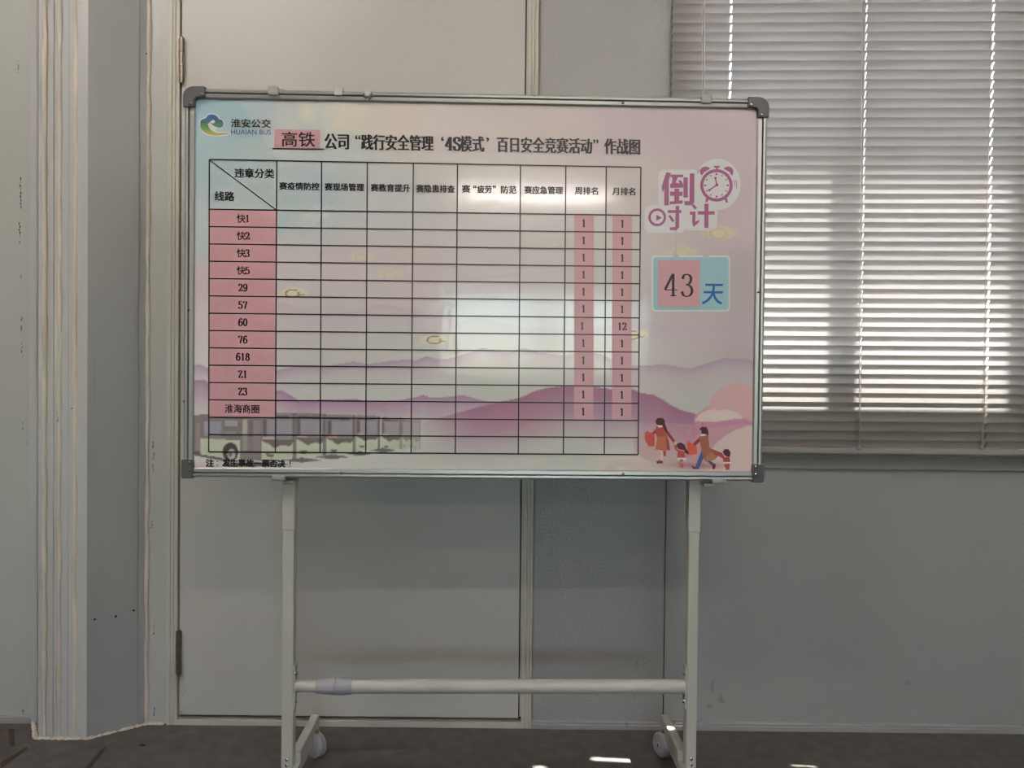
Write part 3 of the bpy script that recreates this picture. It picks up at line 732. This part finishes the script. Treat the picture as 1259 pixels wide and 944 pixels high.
A.fade([(233,472),(240,467),(250,466),(256,470),(290,477),(320,484),(338,480),(346,480),(355,485),(364,491),(372,493),(390,491),(400,490),(415,491),(425,490),(435,490),(446,493),(470,493),(490,491),(500,489),(508,488),(517,485),(526,488),(540,488),(558,486),(566,485),(580,489),(600,494),(620,492),(660,488)], 50, c3(156,116,152,.95), c3(168,142,160,.7), c3(180,178,172,0))
A.fade([(510,520),(545,511),(560,507),(585,500),(612,494),(637,488),(655,480),(670,476),(690,474),(715,474),(730,475),(745,477),(752,479),(765,477),(774,477),(785,482),(795,484),(803,485),(812,490),(824,498),(832,502),(838,504),(850,507),(862,512),(875,517),(890,520)], lambda x: 82 if x > 560 else 50+32*(x-510)/50, lambda x: c3(152,100,128,min(1, max(0, (x-505)/70))), lambda x: c3(158,118,146,.9*min(1, max(0, (x-505)/90))), c3(176,172,168,0))
A.ell(640, 520, 70, 28, c3(172,120,128,.45), c3(172,120,128,0))
A.raster(buf, RX0, RY0, RS)
A = Art()
A.ell(876, 512, 19, 15, c3(188,146,150,.9)); A.fade([(852,512),(860,504),(870,500),(882,500)], 14, c3(184,140,148,.8), c3(184,140,148,.3))
X1 = 933
A.ell(905, 508, 36, 38, c3(192,150,152,.96)); A.ell(878, 520, 25, 17, c3(196,176,166,1), None); A.ell(889, 517, 24, 14, c3(196,178,168,1))
A.poly([(838,560),(842,530),(856,517),(880,518),(900,515),(915,514),(925,518),(934,519),(934,566),(900,572),(860,570)], c3(178,120,146,.92))
A.fade([(846,548),(856,534),(870,526),(886,523),(905,522),(934,521)], 40, c3(186,134,150,.8), c3(190,150,158,.4))
A.fade([(862,580),(868,560),(878,546),(890,536),(904,528),(920,523),(934,521)], lambda x: max(4, 582-(560 if x < 870 else 520)), c3(192,168,164,1), c3(194,172,166,1))
A.ell(800, 548, 24, 18, c3(182,140,142,.55), c3(186,150,150,.2)); A.poly([(776,540),(779,553),(788,563),(800,568),(825,566),(850,560),(850,520),(800,520)], c3(184,136,144,.45))
A.ell(764, 583, 24, 18, c3(186,160,152,0), c3(186,160,152,0))
for r, a in ((27, .25), (20, .5)): A.ring(764, 583, r, 9, c3(188,146,142,a*.6), 24, PI, 2*PI, .62)
A.ell(843, 571, 64, 9, c3(166,108,112,.85), c3(176,130,130,.0)); A.ell(862, 573, 40, 5, c3(150,92,98,.7), c3(160,110,110,0))
A.ell(555, 577, 90, 4, c3(196,160,150,.7), c3(196,160,150,0)); A.ell(245, 573, 18, 5, c3(200,160,155,.7), c3(200,160,155,0))
A.clip(232.5, 933.6, 118, 582.5)
A.raster(buf, RX0, RY0, RS)
# swirling clouds
A = Art()
def cloud(x, y, s, a, dark=(120,100,60)):
    for dx, dy, rx, ry in ((0,0,15,6.5),(-11,1,9,4.5),(11,0,8,5),(-2,-3,9,5),(2,4,10,3.5)):
        A.ell(x+dx*s, y+dy*s, rx*s, ry*s, c3(198,184,148,a), c3(196,186,158,a*.4), 18)
    A.ring(x-1*s, y+1*s, 8.5*s, 2.0*s, c3(*dark, a), 20, PI*.05, PI*1.75, .55)
    A.ring(x+10*s, y+.5*s, 4*s, 1.7*s, c3(*dark, a*.8), 12, PI*.2, PI*1.2, .6)
cloud(359, 359, 1.0, .95); cloud(443, 315, .9, .5, (170,155,120)); cloud(477, 336, .85, .45, (170,155,120)); cloud(532, 416, 1.0, .95)
cloud(776, 410, 1.1, .9); cloud(884, 285, 1.25, .75, (176,162,130)); cloud(838, 309, 1.15, .55, (176,162,130))
A.raster(buf, RX0, RY0, RS)
# bus fleet
A = Art(); S = 8.393
q = lambda pts, ox=230, oy=500: [(ox+x/S, oy+y/S) for x, y in pts]
a_ = .85
A.poly(q([(25,90),(220,68),(755,104),(755,556),(300,530),(25,470)]), c3(106,96,96,a_))
A.poly(q([(25,450),(140,470),(370,520),(370,560),(140,515),(25,490)]), c3(90,84,84,.9))
for r, c in (((35,170,70,450),(150,136,134)), ((85,165,130,450),(144,132,132)), ((172,145,220,300),(152,152,170)), ((230,145,350,300),(146,148,162)), ((385,135,515,200),(150,152,166)), ((370,262,490,275),(170,168,166)), ((560,130,612,445),(166,168,156)), ((640,140,665,450),(112,98,98)), ((670,140,745,450),(140,130,132)), ((560,310,740,440),(130,122,122))):
    A.poly(q([(r[0],r[1]),(r[2],r[1]),(r[2],r[3]),(r[0],r[3])]), c3(*c, .7))
A.poly(q([(140,325),(540,345),(540,550),(360,528),(140,490)]), c3(174,182,154,.95))
A.ell(230+440/S, 500+465/S, 80/S, 97/S, c3(74,70,70,1)); A.ell(230+452/S, 500+490/S, 42/S, 56/S, c3(164,162,156,.95)); A.ell(230+440/S, 500+490/S, 20/S, 28/S, c3(96,92,92,.9))
def bus_front(x0, x1, y0, y1, al):
    w_ = x1-x0; h = y1-y0; Q = lambda pts: [(x0+u*w_, y0+v*h) for u, v in pts]
    A.poly(Q([(0,.02),(.1,0),(.9,.02),(1,.05),(1,.93),(0,1)]), c3(116,106,110,al*.8))
    A.poly(Q([(.05,.06),(.85,.08),(.85,.14),(.05,.12)]), c3(96,86,92,al*.8))
    A.poly(Q([(.2,.17),(.92,.17),(.92,.5),(.2,.5)]), c3(140,136,146,al))
    A.poly(Q([(.04,.14),(.16,.14),(.16,.52),(.04,.52)]), c3(92,84,88,al*.8))
    A.poly(Q([(.06,.5),(.4,.5),(.4,.57),(.06,.56)]), c3(186,146,144,al))
    A.poly(Q([(.02,.56),(.96,.56),(.9,.68),(.45,.74),(.1,.66)]), c3(104,94,94,al*.95))
    A.poly(Q([(0,.58),(.2,.64),(.42,.74),(.52,.69),(.7,.67),(.86,.7),(1,.6),(1,.93),(0,1)]), c3(174,182,156,al))
    A.poly(Q([(.12,.84),(.4,.86),(.34,.92),(.2,.91)]), c3(96,92,90,al))
    A.poly(Q([(.94,.02),(1.06,.02),(1.06,.95),(.94,.95)]), c3(98,90,90,al*.85))
for x0, x1, y0, y1, al in ((505,514,514,555,.35), (491,504,513,553,.6), (466,490,512,554,.8), (435,463,510,554,.9), (399,433,509,560,.95), (362,397,507,562,.9), (320,360,506,567,.92)):
    bus_front(x0, x1, y0, y1, al)
for x0, x1, y in ((452,485,553.5), (424,455,557.5), (384,428,561.5), (345,394,565.5), (270,352,571)):
    A.poly([(x0,y),((x0+x1)/2,y-3.2),(x1,y),((x0+x1)/2,y+3)], c3(98,96,94,.95))
A.clip(232.6, 934, 118, 575.5)
A.raster(buf, RX0, RY0, RS)
# the whole picture goes on the sheet as vertex colours of one fine grid
NX, NY = 480, 318
def print_sheet():
    U, V = np.meshgrid(np.linspace(0, 1, NX+1), np.linspace(0, 1, NY+1))
    X, Y = sxy(U, V)
    fx = np.clip((X-RX0)/RS, 0, RW-1.01); fy = np.clip((Y-RY0)/RS, 0, RH-1.01); ix, iy = fx.astype(int), fy.astype(int); dx, dy = (fx-ix)[..., None], (fy-iy)[..., None]
    col = buf[iy, ix]*(1-dx)*(1-dy)+buf[iy, ix+1]*dx*(1-dy)+buf[iy+1, ix]*(1-dx)*dy+buf[iy+1, ix+1]*dx*dy
    # true place on the board: a straight homography is well inside a hair of bilinear here
    c = [L(*sxy(a, b), -.0002) for a, b in ((0, 0), (1, 0), (0, 1), (1, 1))]
    P = sum(np.multiply.outer(w_, np.array(q)) for w_, q in zip(((1-U)*(1-V), U*(1-V), (1-U)*V, U*V), c))
    me = bpy.data.meshes.new('printed_sheet'); n = (NX+1)*(NY+1)
    k = (np.arange(NY)[:, None]*(NX+1)+np.arange(NX)).ravel()
    F_ = np.stack([k, k+1, k+NX+2, k+NX+1], 1)[:, ::-1]
    me.from_pydata([], [], []); me.vertices.add(n); me.vertices.foreach_set('co', P.reshape(-1).astype('f'))
    me.loops.add(F_.size); me.loops.foreach_set('vertex_index', F_.ravel().astype('i'))
    me.polygons.add(len(F_)); me.polygons.foreach_set('loop_start', (np.arange(len(F_))*4).astype('i'))
    me.update(calc_edges=True)
    at = me.color_attributes.new('Col', 'FLOAT_COLOR', 'POINT')
    at.data.foreach_set('color', np.concatenate([np.clip(col, 0, .86), np.ones((*col.shape[:2], 1))], 2).reshape(-1).astype('f'))
    me.validate(); me.materials.append(M_print)
    o = bpy.data.objects.new('printed_sheet', me); COL.objects.link(o); o.parent = wb; return o
sh = print_sheet(); print('SHEET NORMAL', sh.data.polygons[0].normal)

# family figures
A = Art(); S2 = 8.993
def p2(pts, c): A.poly([(770+x/S2, 500+y/S2) for x, y in pts], c3(*c, 1))
red, dred, brn, hair, skin, blue = (172,70,58), (146,54,52), (150,92,62), (84,52,56), (214,170,150), (66,90,136)
p2([(210,290),(235,268),(260,285),(300,285),(315,320),(312,438),(250,436),(215,380),(205,340)], (190,72,54))
p2([(285,290),(340,230),(360,245),(320,300)], dred); p2([(330,215),(410,210),(440,260),(450,330),(340,340),(320,280)], red)
p2([(345,330),(445,325),(485,480),(400,485),(320,470)], (176,96,66)); p2([(440,300),(470,380),(485,480),(450,470)], (150,62,56))
p2([(440,260),(465,270),(545,385),(525,400),(450,310)], dred); p2([(525,385),(545,385),(560,410),(540,410)], skin)
p2([(345,475),(410,485),(405,600),(375,605),(385,500)], skin); p2([(405,485),(440,485),(438,545),(412,545)], (150,74,60)); p2([(330,605),(370,590),(405,600),(405,625),(340,628)], (130,64,64))
p2([(325,150),(345,125),(400,122),(425,150),(430,195),(455,260),(445,290),(420,250),(400,205),(340,200),(325,180)], hair); p2([(335,205),(400,208),(400,225),(345,232),(360,222)], (224,196,180))
p2([(525,430),(560,420),(560,460),(580,480),(640,490),(655,560),(560,565),(570,500),(540,470)], red); p2([(560,410),(600,392),(645,420),(665,470),(700,500),(690,530),(650,510),(640,480),(580,470),(560,440)], hair)
p2([(560,562),(660,565),(655,600),(640,590),(570,590)], (230,208,196)); p2([(590,580),(630,580),(620,620),(595,615)], (150,120,84)); p2([(560,600),(590,620),(640,630),(630,680),(595,670),(590,640)], (180,92,84))
p2([(670,400),(680,370),(710,395),(775,420),(785,520),(700,535),(675,470)], (200,78,56)); p2([(740,400),(820,330),(840,350),(790,410),(755,425)], dred)
p2([(805,330),(905,310),(918,440),(940,470),(1040,520),(980,580),(880,610),(840,540),(820,420)], brn); p2([(930,460),(1060,510),(1090,560),(1060,570),(1000,530)], (160,70,56)); p2([(880,560),(940,500),(1000,560),(980,585),(885,608)], (166,110,72))
p2([(830,490),(855,560),(800,690),(760,685),(790,590)], blue); p2([(890,600),(930,595),(985,640),(960,665)], blue); p2([(720,650),(760,665),(780,685),(740,688)], (110,50,50)); p2([(955,640),(985,625),(990,660),(970,695),(950,680)], (110,50,50))
p2([(805,245),(840,220),(885,225),(905,260),(910,320),(880,300),(830,300),(830,265)], hair); p2([(830,300),(880,305),(870,325),(820,325)], (224,190,174)); p2([(838,180),(850,180),(855,200),(840,205)], (176,96,100))
p2([(1040,520),(1075,560),(1140,550),(1150,610),(1075,615),(1070,580),(1020,530)], (168,64,58)); p2([(1065,495),(1090,468),(1130,470),(1152,500),(1148,550),(1110,550),(1080,530)], hair)
p2([(1070,612),(1160,610),(1155,628),(1080,630)], (226,204,194)); p2([(1085,630),(1145,628),(1140,695),(1095,698),(1085,660)], (176,66,60)); p2([(1085,668),(1100,676),(1098,688),(1084,680)], (226,204,194))
A.build('family_print', .0010, sh)

# logo
A = Art(); S3 = 7.0
p3 = lambda pts: [(200+x/S3, 90+y/S3) for x, y in pts]
def blob(art, pts, c, n=6):
    P = cr(pts+[pts[0]], n)[:-1]; art.poly(p3(P), c)
w8 = c3(202,206,196,.9)
blob(A, [(315,440),(325,395),(365,375),(385,350),(430,343),(475,358),(495,392),(528,410),(532,450),(505,475),(460,478),(470,500),(575,508),(580,524),(500,545),(430,542),(350,515)], w8)
A.build('logo_backing', .0005, sh)
A = Art()
def gcol(y):
    t = min(1, max(0, (y-355)/180)); sp = [(0,(60,92,160)), (.25,(66,96,160)), (.42,(70,130,96)), (.6,(86,146,70)), (.8,(140,160,50)), (1,(190,180,70))]
    for (a, ca), (b, cb) in zip(sp, sp[1:]):
        if t <= b: k = (t-a)/(b-a); return pc(tuple(ca[i]+(cb[i]-ca[i])*k for i in range(3)), 1.3)
    return pc(sp[-1][1])
def gpoly(pts): P = cr(pts+[pts[0]], 5)[:-1]; A.poly(p3(P), None, [gcol(y) for _, y in P])
gpoly([(322,430),(332,402),(368,388),(392,362),(432,356),(468,372),(482,402),(455,420),(440,402),(415,412),(395,432),(370,432),(345,420)])
gpoly([(322,425),(350,415),(385,432),(400,470),(430,500),(480,515),(570,516),(500,532),(430,532),(370,512),(330,475)])
gpoly([(405,425),(440,430),(475,400),(505,402),(522,425),(518,455),(490,468),(455,460),(425,440)])
A.build('logo_print', .0008, sh)
A = Art()
text(A, '淮安公交', 284, 333, 151.2, 10.5, (*lin((46, 36, 34)), 1), .025)
text(A, 'HUAIAN BUS', 284, 333, 162, 6.0, (*lin((52, 92, 140)), 1), .0, slope=.01)
# table grid
colt = [257.3, 340.3, 395.4, 451.6, 508.2, 562.5, 640.0, 695.8, 745.4, 788.0]
colb = [256.6, 338.6, 393.6, 449.6, 505.4, 559.8, 637.2, 692.6, 743.0, 784.5]
def ytop(x): return 196+(x-257)*(205.6-196)/531
def yrow(r, x):              # r = 0 top of first data row ... 14
    t = (x-257)/531; y0 = 257.2+t*7.6; y1 = 555.4+t*3.5; return y0+(y1-y0)*r/14
def xat(i, y): return colt[i]+(colb[i]-colt[i])*(y-200)/357
GA = Art(); wln = 1.5
for i in range(10): GA.line(xat(i, ytop(colt[i])), ytop(colt[i]), xat(i, yrow(14, colt[i])), yrow(14, colt[i]), wln, K)
GA.line(colt[0], ytop(257), colt[-1], ytop(788), wln, K)
for r in range(15):
    ya, yb = yrow(r, 257), yrow(r, 788); GA.line(xat(0, ya), ya, xat(9, yb), yb, wln if r not in (0, 14) else 1.7, K)
GA.line(colt[0], 196.5, xat(1, 258), yrow(0, 340), 1.3, K)
GA.line(335, 182.6, 398.5, 183.6, 1.3, K)
GA.build('table_grid', .0012, sh, M_matte)
# header lettering
bd = .030
text(A, '违章分类', 288.5, 337, 212.5, 11.5, K, bd); text(A, '线路', 264, 288, 241, 11.5, K, bd)
for t, x0, x1, y in (('赛疫情防控',343.5,392.5,228.5), ('赛现场管理',399.5,447.5,229.5), ('赛教育提升',456,504,230.5), ('赛隐患排查',512,559,231.5), ('赛',568,578,232), ('疲劳',587,604.5,232.5), ('防范',616,635,233), ('赛应急管理',645,692,233.3), ('周排名',707,735,234.3), ('月排名',753,781,235)):
    text(A, t, x0, x1, y-.3*0, 9.2, K, bd)
text(A, '“', 582, 585.5, 229.5, 3.2, K, bd); text(A, '”', 606, 609.5, 229.8, 3.2, K, bd)
text(A, '注', 253.2, 263, 569, 9, K, .05); text(A, '发生事故一票否决', 273.5, 350.5, 568.8, 9.4, K, .05, slope=.012)
A.rect(266.3, 566.2, 267.9, 567.8, K); A.rect(266.3, 571, 267.9, 572.6, K); A.rect(356, 565.5, 357.4, 571, K); A.rect(356, 572.2, 357.4, 573.6, K)
A.build('table_lettering', .0014, sh, M_matte)
# title
A = Art(); sg = .75; th = 19
ty = lambda x: 173.6+(x-399)*.0178
for t, x0, x1 in (('公司',399.5,428.5), ('践行安全管理',444.5,532.5), ('模式',566,595), ('百日安全竞赛活动',611.5,727.5), ('作战图',743.5,786.5)):
    text(A, t, x0, x1, ty(x0), th, K, .010, sg, slope=.0178)
for t, x0, x1 in (('“',437,443), ('‘',542.5,545.5), ('’',598,601), ('”',729.5,735.5)): text(A, t, x0, x1, ty(x0)-5.5, 5, K, .01, .3)
numeral(A, '4S', 557, ty(557)+.3, 15.5, 9.2, K, .24, .10)
A.build('title_lettering', .0014, sh, M_matte)

# countdown panel
A = Art(); S4 = 9.44; r4 = lambda pts: [(790+x/S4, 190+y/S4) for x, y in pts]
wh = c3(200,202,194,1)
def rr(art, x0, y0, x1, y1, r, col, f=lambda p: p, n=6):
    P = []
    for cx_, cy_, a in ((x1-r, y0+r, -PI/2), (x1-r, y1-r, 0), (x0+r, y1-r, PI/2), (x0+r, y0+r, PI)):
        P += [(cx_+r*math.cos(a+PI/2*i/n), cy_+r*math.sin(a+PI/2*i/n)) for i in range(n+1)]
    art.poly(f(P), col)
rr(A, 185, 175, 660, 660, 60, wh, r4); rr(A, 25, 590, 500, 910, 70, wh, r4); rr(A, 480, 540, 870, 880, 60, wh, r4)
A.ell(790+868/S4, 190+345/S4, 272/S4, 298/S4, wh)
rr(A, 801, 314, 897.5, 383, 4, wh); A.line(831, 283, 831, 316, 1.1, c3(170,172,168,1)); A.line(868.3, 285, 868.3, 316, 1.1, c3(170,172,168,1))
cb = A.build('countdown_backing', .0010, sh)
A = Art()
rr(A, 803.2, 316.2, 895.8, 380.8, 3, c3(134,176,184,1)); A.ell(831, 315, 3.6, 3, c3(164,172,172,1)); A.ell(868, 315, 3.6, 3, c3(164,172,172,1))
mg = c3(158,92,130,1); md = c3(144,84,116,1)
for P in ([(275,205),(330,215),(305,300),(305,590),(252,590),(252,400),(232,445),(222,370)], [(325,232),(472,232),(472,264),(325,264)], [(345,264),(410,264),(385,325),(430,335),(412,298),(450,300),(474,350),(474,384),(320,388),(322,345),(345,325)],
          [(320,430),(465,430),(465,478),(320,478)], [(370,395),(425,395),(425,545),(370,550)], [(315,545),(465,530),(465,568),(315,578)], [(475,265),(525,265),(525,498),(475,498)],
          [(548,218),(602,218),(600,560),(565,588),(490,588),(485,540),(545,540)], [(590,572),(635,620),(605,636),(568,588)],
          [(293,645),(450,645),(450,678),(293,678)], [(385,595),(425,595),(425,840),(395,878),(320,876),(315,845),(380,840)], [(298,712),(322,700),(372,770),(346,786)],
          [(548,662),(615,662),(612,780),(660,755),(650,790),(590,840),(575,780),(580,700),(550,697)], [(642,658),(838,658),(838,696),(642,696)], [(718,570),(765,570),(765,850),(718,850)], [(160,697),(225,732),(160,770)],
          [(830,130),(895,130),(895,152),(830,152)], [(852,150),(872,150),(872,180),(852,180)], [(738,490),(775,512),(750,552),(730,556)], [(950,515),(978,495),(992,555),(970,562)],
          [(668,220),(668,180),(690,150),(730,138),(765,145),(785,165),(720,200),(690,242)], [(940,165),(960,145),(1000,138),(1035,152),(1055,185),(1050,225),(1035,245),(1005,200)]):
    A.poly(r4(P), mg)
cx4, cy4 = 790+858/S4, 190+357/S4
A.ring(cx4, cy4, 170/S4, 36/S4, mg, 48); A.ring(790+170/S4, 190+728/S4, 89/S4, 28/S4, mg, 36)
A.ell(790+862/S4, 190+352/S4, 19/S4, 17/S4, md); A.line(*r4([(862,352)])[0], *r4([(768,416)])[0], 1.5, md); A.line(*r4([(862,352)])[0], *r4([(845,272)])[0], 1.5, md)
A.ell(*r4([(846,272)])[0], 1.5, 1.4, md); A.ell(*r4([(775,412)])[0], 1.5, 1.4, md)
for i in range(12):
    a = 2*PI*i/12; A.ell(cx4+130/S4*math.cos(a), cy4+130/S4*math.sin(a), (1.3 if i % 3 == 0 else .95), (1.3 if i % 3 == 0 else .95), md, n=10)
A.ring(cx4, cy4, 235/S4, .7, md, 8, -.28, .12); A.ring(cx4, cy4, 213/S4, .7, md, 8, -.28, .02)
A.ring(cx4, cy4, 262/S4, .6, md, 6, PI+.55, PI+.78); A.ring(cx4, cy4, 278/S4, .5, md, 6, PI+.6, PI+.75)
text(A, '天', 864.5, 889, 361.3, 25, (*lin((62,116,180)), 1), .035, skew=.12)
A.build('countdown_print', .0014, sh)

# ------------------------------------------------------------------ pink paper slips
M_slip = mat('pink paper', (218, 168, 174), .36, noise=.05, nscale=30, bump=.12, bscale=60)
def slip(quad, off, label, cat, group, draw, name='paper_slip', nx=1):
    cx_ = sum(p[0] for p in quad)/4; cy_ = sum(p[1] for p in quad)/4
    org = L(cx_, cy_, -off)
    o = None
    bm = bmesh.new(); T = .0003
    F_ = [bm.verts.new(L(x, y, -off-T)-org) for x, y in quad]; B_2 = [bm.verts.new(L(x, y, -off)-org) for x, y in quad]
    bm.faces.new(F_); bm.faces.new(B_2[::-1])
    for i in range(4): bm.faces.new((F_[(i+1)%4], F_[i], B_2[i], B_2[(i+1)%4]))
    bmesh.ops.recalc_face_normals(bm, faces=bm.faces)
    me = bpy.data.meshes.new(name); bm.to_mesh(me); bm.free(); me.materials.append(M_slip)
    o = bpy.data.objects.new(name, me); COL.objects.link(o)
    o.location = ROOT + RZ @ org; o.rotation_euler = (0, 0, YAW)
    tag(o, label, cat, group)
    a = Art(); draw(a); a.build('lettering', off+.00045, o, M_matte, org)
    return o
IK = (*lin((32, 20, 26)), 1)
ORD = ['topmost', 'second from the top', 'third from the top', 'fourth from the top', 'fifth from the top', 'sixth from the top', 'sixth from the bottom', 'fifth from the bottom', 'fourth from the bottom', 'third from the bottom', 'second from the bottom', 'lowest']
routes = ['快1', '快2', '快3', '快5', '29', '57', '60', '76', '618', 'Z1', 'Z3', '淮海商圈']
for r, t in enumerate(routes):
    x0a, x1a = xat(0, yrow(r, 257))+.9, xat(1, yrow(r, 340))-.9
    g_top, g_bot = .85, .85
    quad = [(x0a, yrow(r, 257)+g_top), (x1a, yrow(r, 340)+g_top), (x1a, yrow(r+1, 340)-g_bot), (x0a, yrow(r+1, 257)-g_bot)]
    yc = (yrow(r, 299)+yrow(r+1, 299))/2
    def draw(a, t=t, yc=yc):
        if t[0] == '快': text(a, '快', 291.3, 301.7, yc, 10.4, IK, .024); numeral(a, t[1], 304.3, yc+.2, 8.6, 5.8, IK, .22, .11)
        elif t[0] == '淮': text(a, t, 276.5, 318.5, yc-.3, 10.4, IK, .026)
        else: numeral(a, t, 298.6, yc, 8.8, 5.4, IK, .22, .11)
    lb = 'pink paper slip reading %s, %s in the left route column' % (t, ORD[r])
    slip(quad, .0016, lb, 'paper slip', 'pink route slips in the left column', draw)
for ci, (xa, xb, xn, nm) in enumerate(((706.3, 730.2, 717.8, 'weekly rank column'), (753.2, 777.0, 765.3, 'monthly rank column'))):
    for r in range(12):
        sh_ = (r+.5)*-.22*0-.06*r
        ya = yrow(r, xa)+.75; yb = yrow(r+1, xa)-.75
        quad = [(xa+sh_, ya), (xb+sh_, ya+.3), (xb+sh_-.06, yb+.3), (xa+sh_-.06, yb)]
        t = '12' if (ci == 1 and r == 6) else '1'
        xo = -1.6 if (ci == 0 and r == 6) else 0
        yc = (ya+yb)/2+.2
        def draw(a, t=t, yc=yc, x=xn+sh_+xo): numeral(a, t, x, yc, 8.8, 5.4, IK, .22, .11)
        rn = routes[r]
        slip(quad, .0016, 'pink slip reading %s, %s in the %s' % (t, ORD[r], nm), 'paper slip', 'pink rank slips in the ' + nm + 's'.replace('s', ''), draw)
slip([(337.8, 158.8), (393.8, 159.6), (393.0, 182.2), (337.2, 181.6)], .0016, 'pink paper card reading 高铁 on the title underline', 'paper card', None,
     lambda a: text(a, '高铁', 346.5, 387, 170.8, 18, IK, .03), 'paper_card')
slip([(809.0, 320.0), (861.0, 319.6), (860.2, 377.6), (808.4, 376.6)], .0018, 'pink paper card reading 43 on the blue countdown box', 'paper card', None,
     lambda a: numeral(a, '43', 835.2, 350.6, 27, 17.0, IK, .12, .045, gap=1.2), 'paper_card')

# ------------------------------------------------------------------ clips on the top edge
def top_clip(px, py, label, chrome):
    p = L(px, py, -.012); org = Vector((p.x, -.010, p.z))
    rt = empty('clip', ROOT + RZ @ org, YAW); tag(rt, label, 'clip', None)
    if not chrome:
        MB().box(-.0085, .0085, -.004, .001, -.008, .008).build('body', M_clip, rt, .0015)
        MB().box(-.0105, -.0085, -.003, .001, -.001, .008).box(.0085, .0105, -.003, .001, -.001, .008).build('ear', M_clip, rt, .0006)
    else:
        MB().lathe((0, 0, -.001), (0, -1, 0), [(-.001, .0095), (.002, .0095), (.003, .008)], 20).build('rim', M_chrome, rt)
        MB().prism([(-.007, .009), (.007, .009), (.0075, .001), (.003, -.006), (-.003, -.006), (-.0075, .001)], -.007, -.002).build('body', M_clip, rt, .001)
        MB().tube((0, -.003, -.010), (0, -.003, -.014), .0015, 8).build('pin', M_chrome, rt)
top_clip(416, 112.5, 'small square white plastic clip on the whiteboard top edge', False)
top_clip(452, 115.5, 'round chrome and white clip on the whiteboard top edge', True)

# ------------------------------------------------------------------ ceiling lamps (tube fittings)
def lamp(x, y, ln, e, label, power):
    rt = empty('tube_light', (x, y, ZC)); tag(rt, label, 'ceiling light', None)
    MB().box(-ln/2-.03, ln/2+.03, -.04, .04, -.05, 0).build('housing', M_ceil, rt, .004)
    em = bpy.data.materials.new('lit tube'); em.use_nodes = True; n = em.node_tree; n.nodes.clear()
    e_ = n.nodes.new('ShaderNodeEmission'); e_.inputs[0].default_value = (1, .91, .85, 1); e_.inputs[1].default_value = power
    ou = n.nodes.new('ShaderNodeOutputMaterial'); n.links.new(e_.outputs[0], ou.inputs[0])
    MB().tube((-ln/2, 0, -.066), (ln/2, 0, -.066), .014, 12).build('tube', em, rt)
lamp(.50, -2.45, 1.2, 0, 'ceiling tube light nearest the whiteboard', LAMP_E*1.5)
lamp(-1.30, -1.6, .9, 0, 'unseen ceiling tube light added to brighten the left side of the room', LAMP_E*2.3)  # added fitting, brightens the left wall and door
lamp(1.9, -3.4, .9, 0, 'unseen ceiling tube light added above the right side of the room', LAMP_E*1.5)  # added fitting, spreads and weakens the board's shadow on the wall
lamp(.50, -6.5, 1.5, 0, 'ceiling tube light nearest the back window', LAMP_E*1.8)
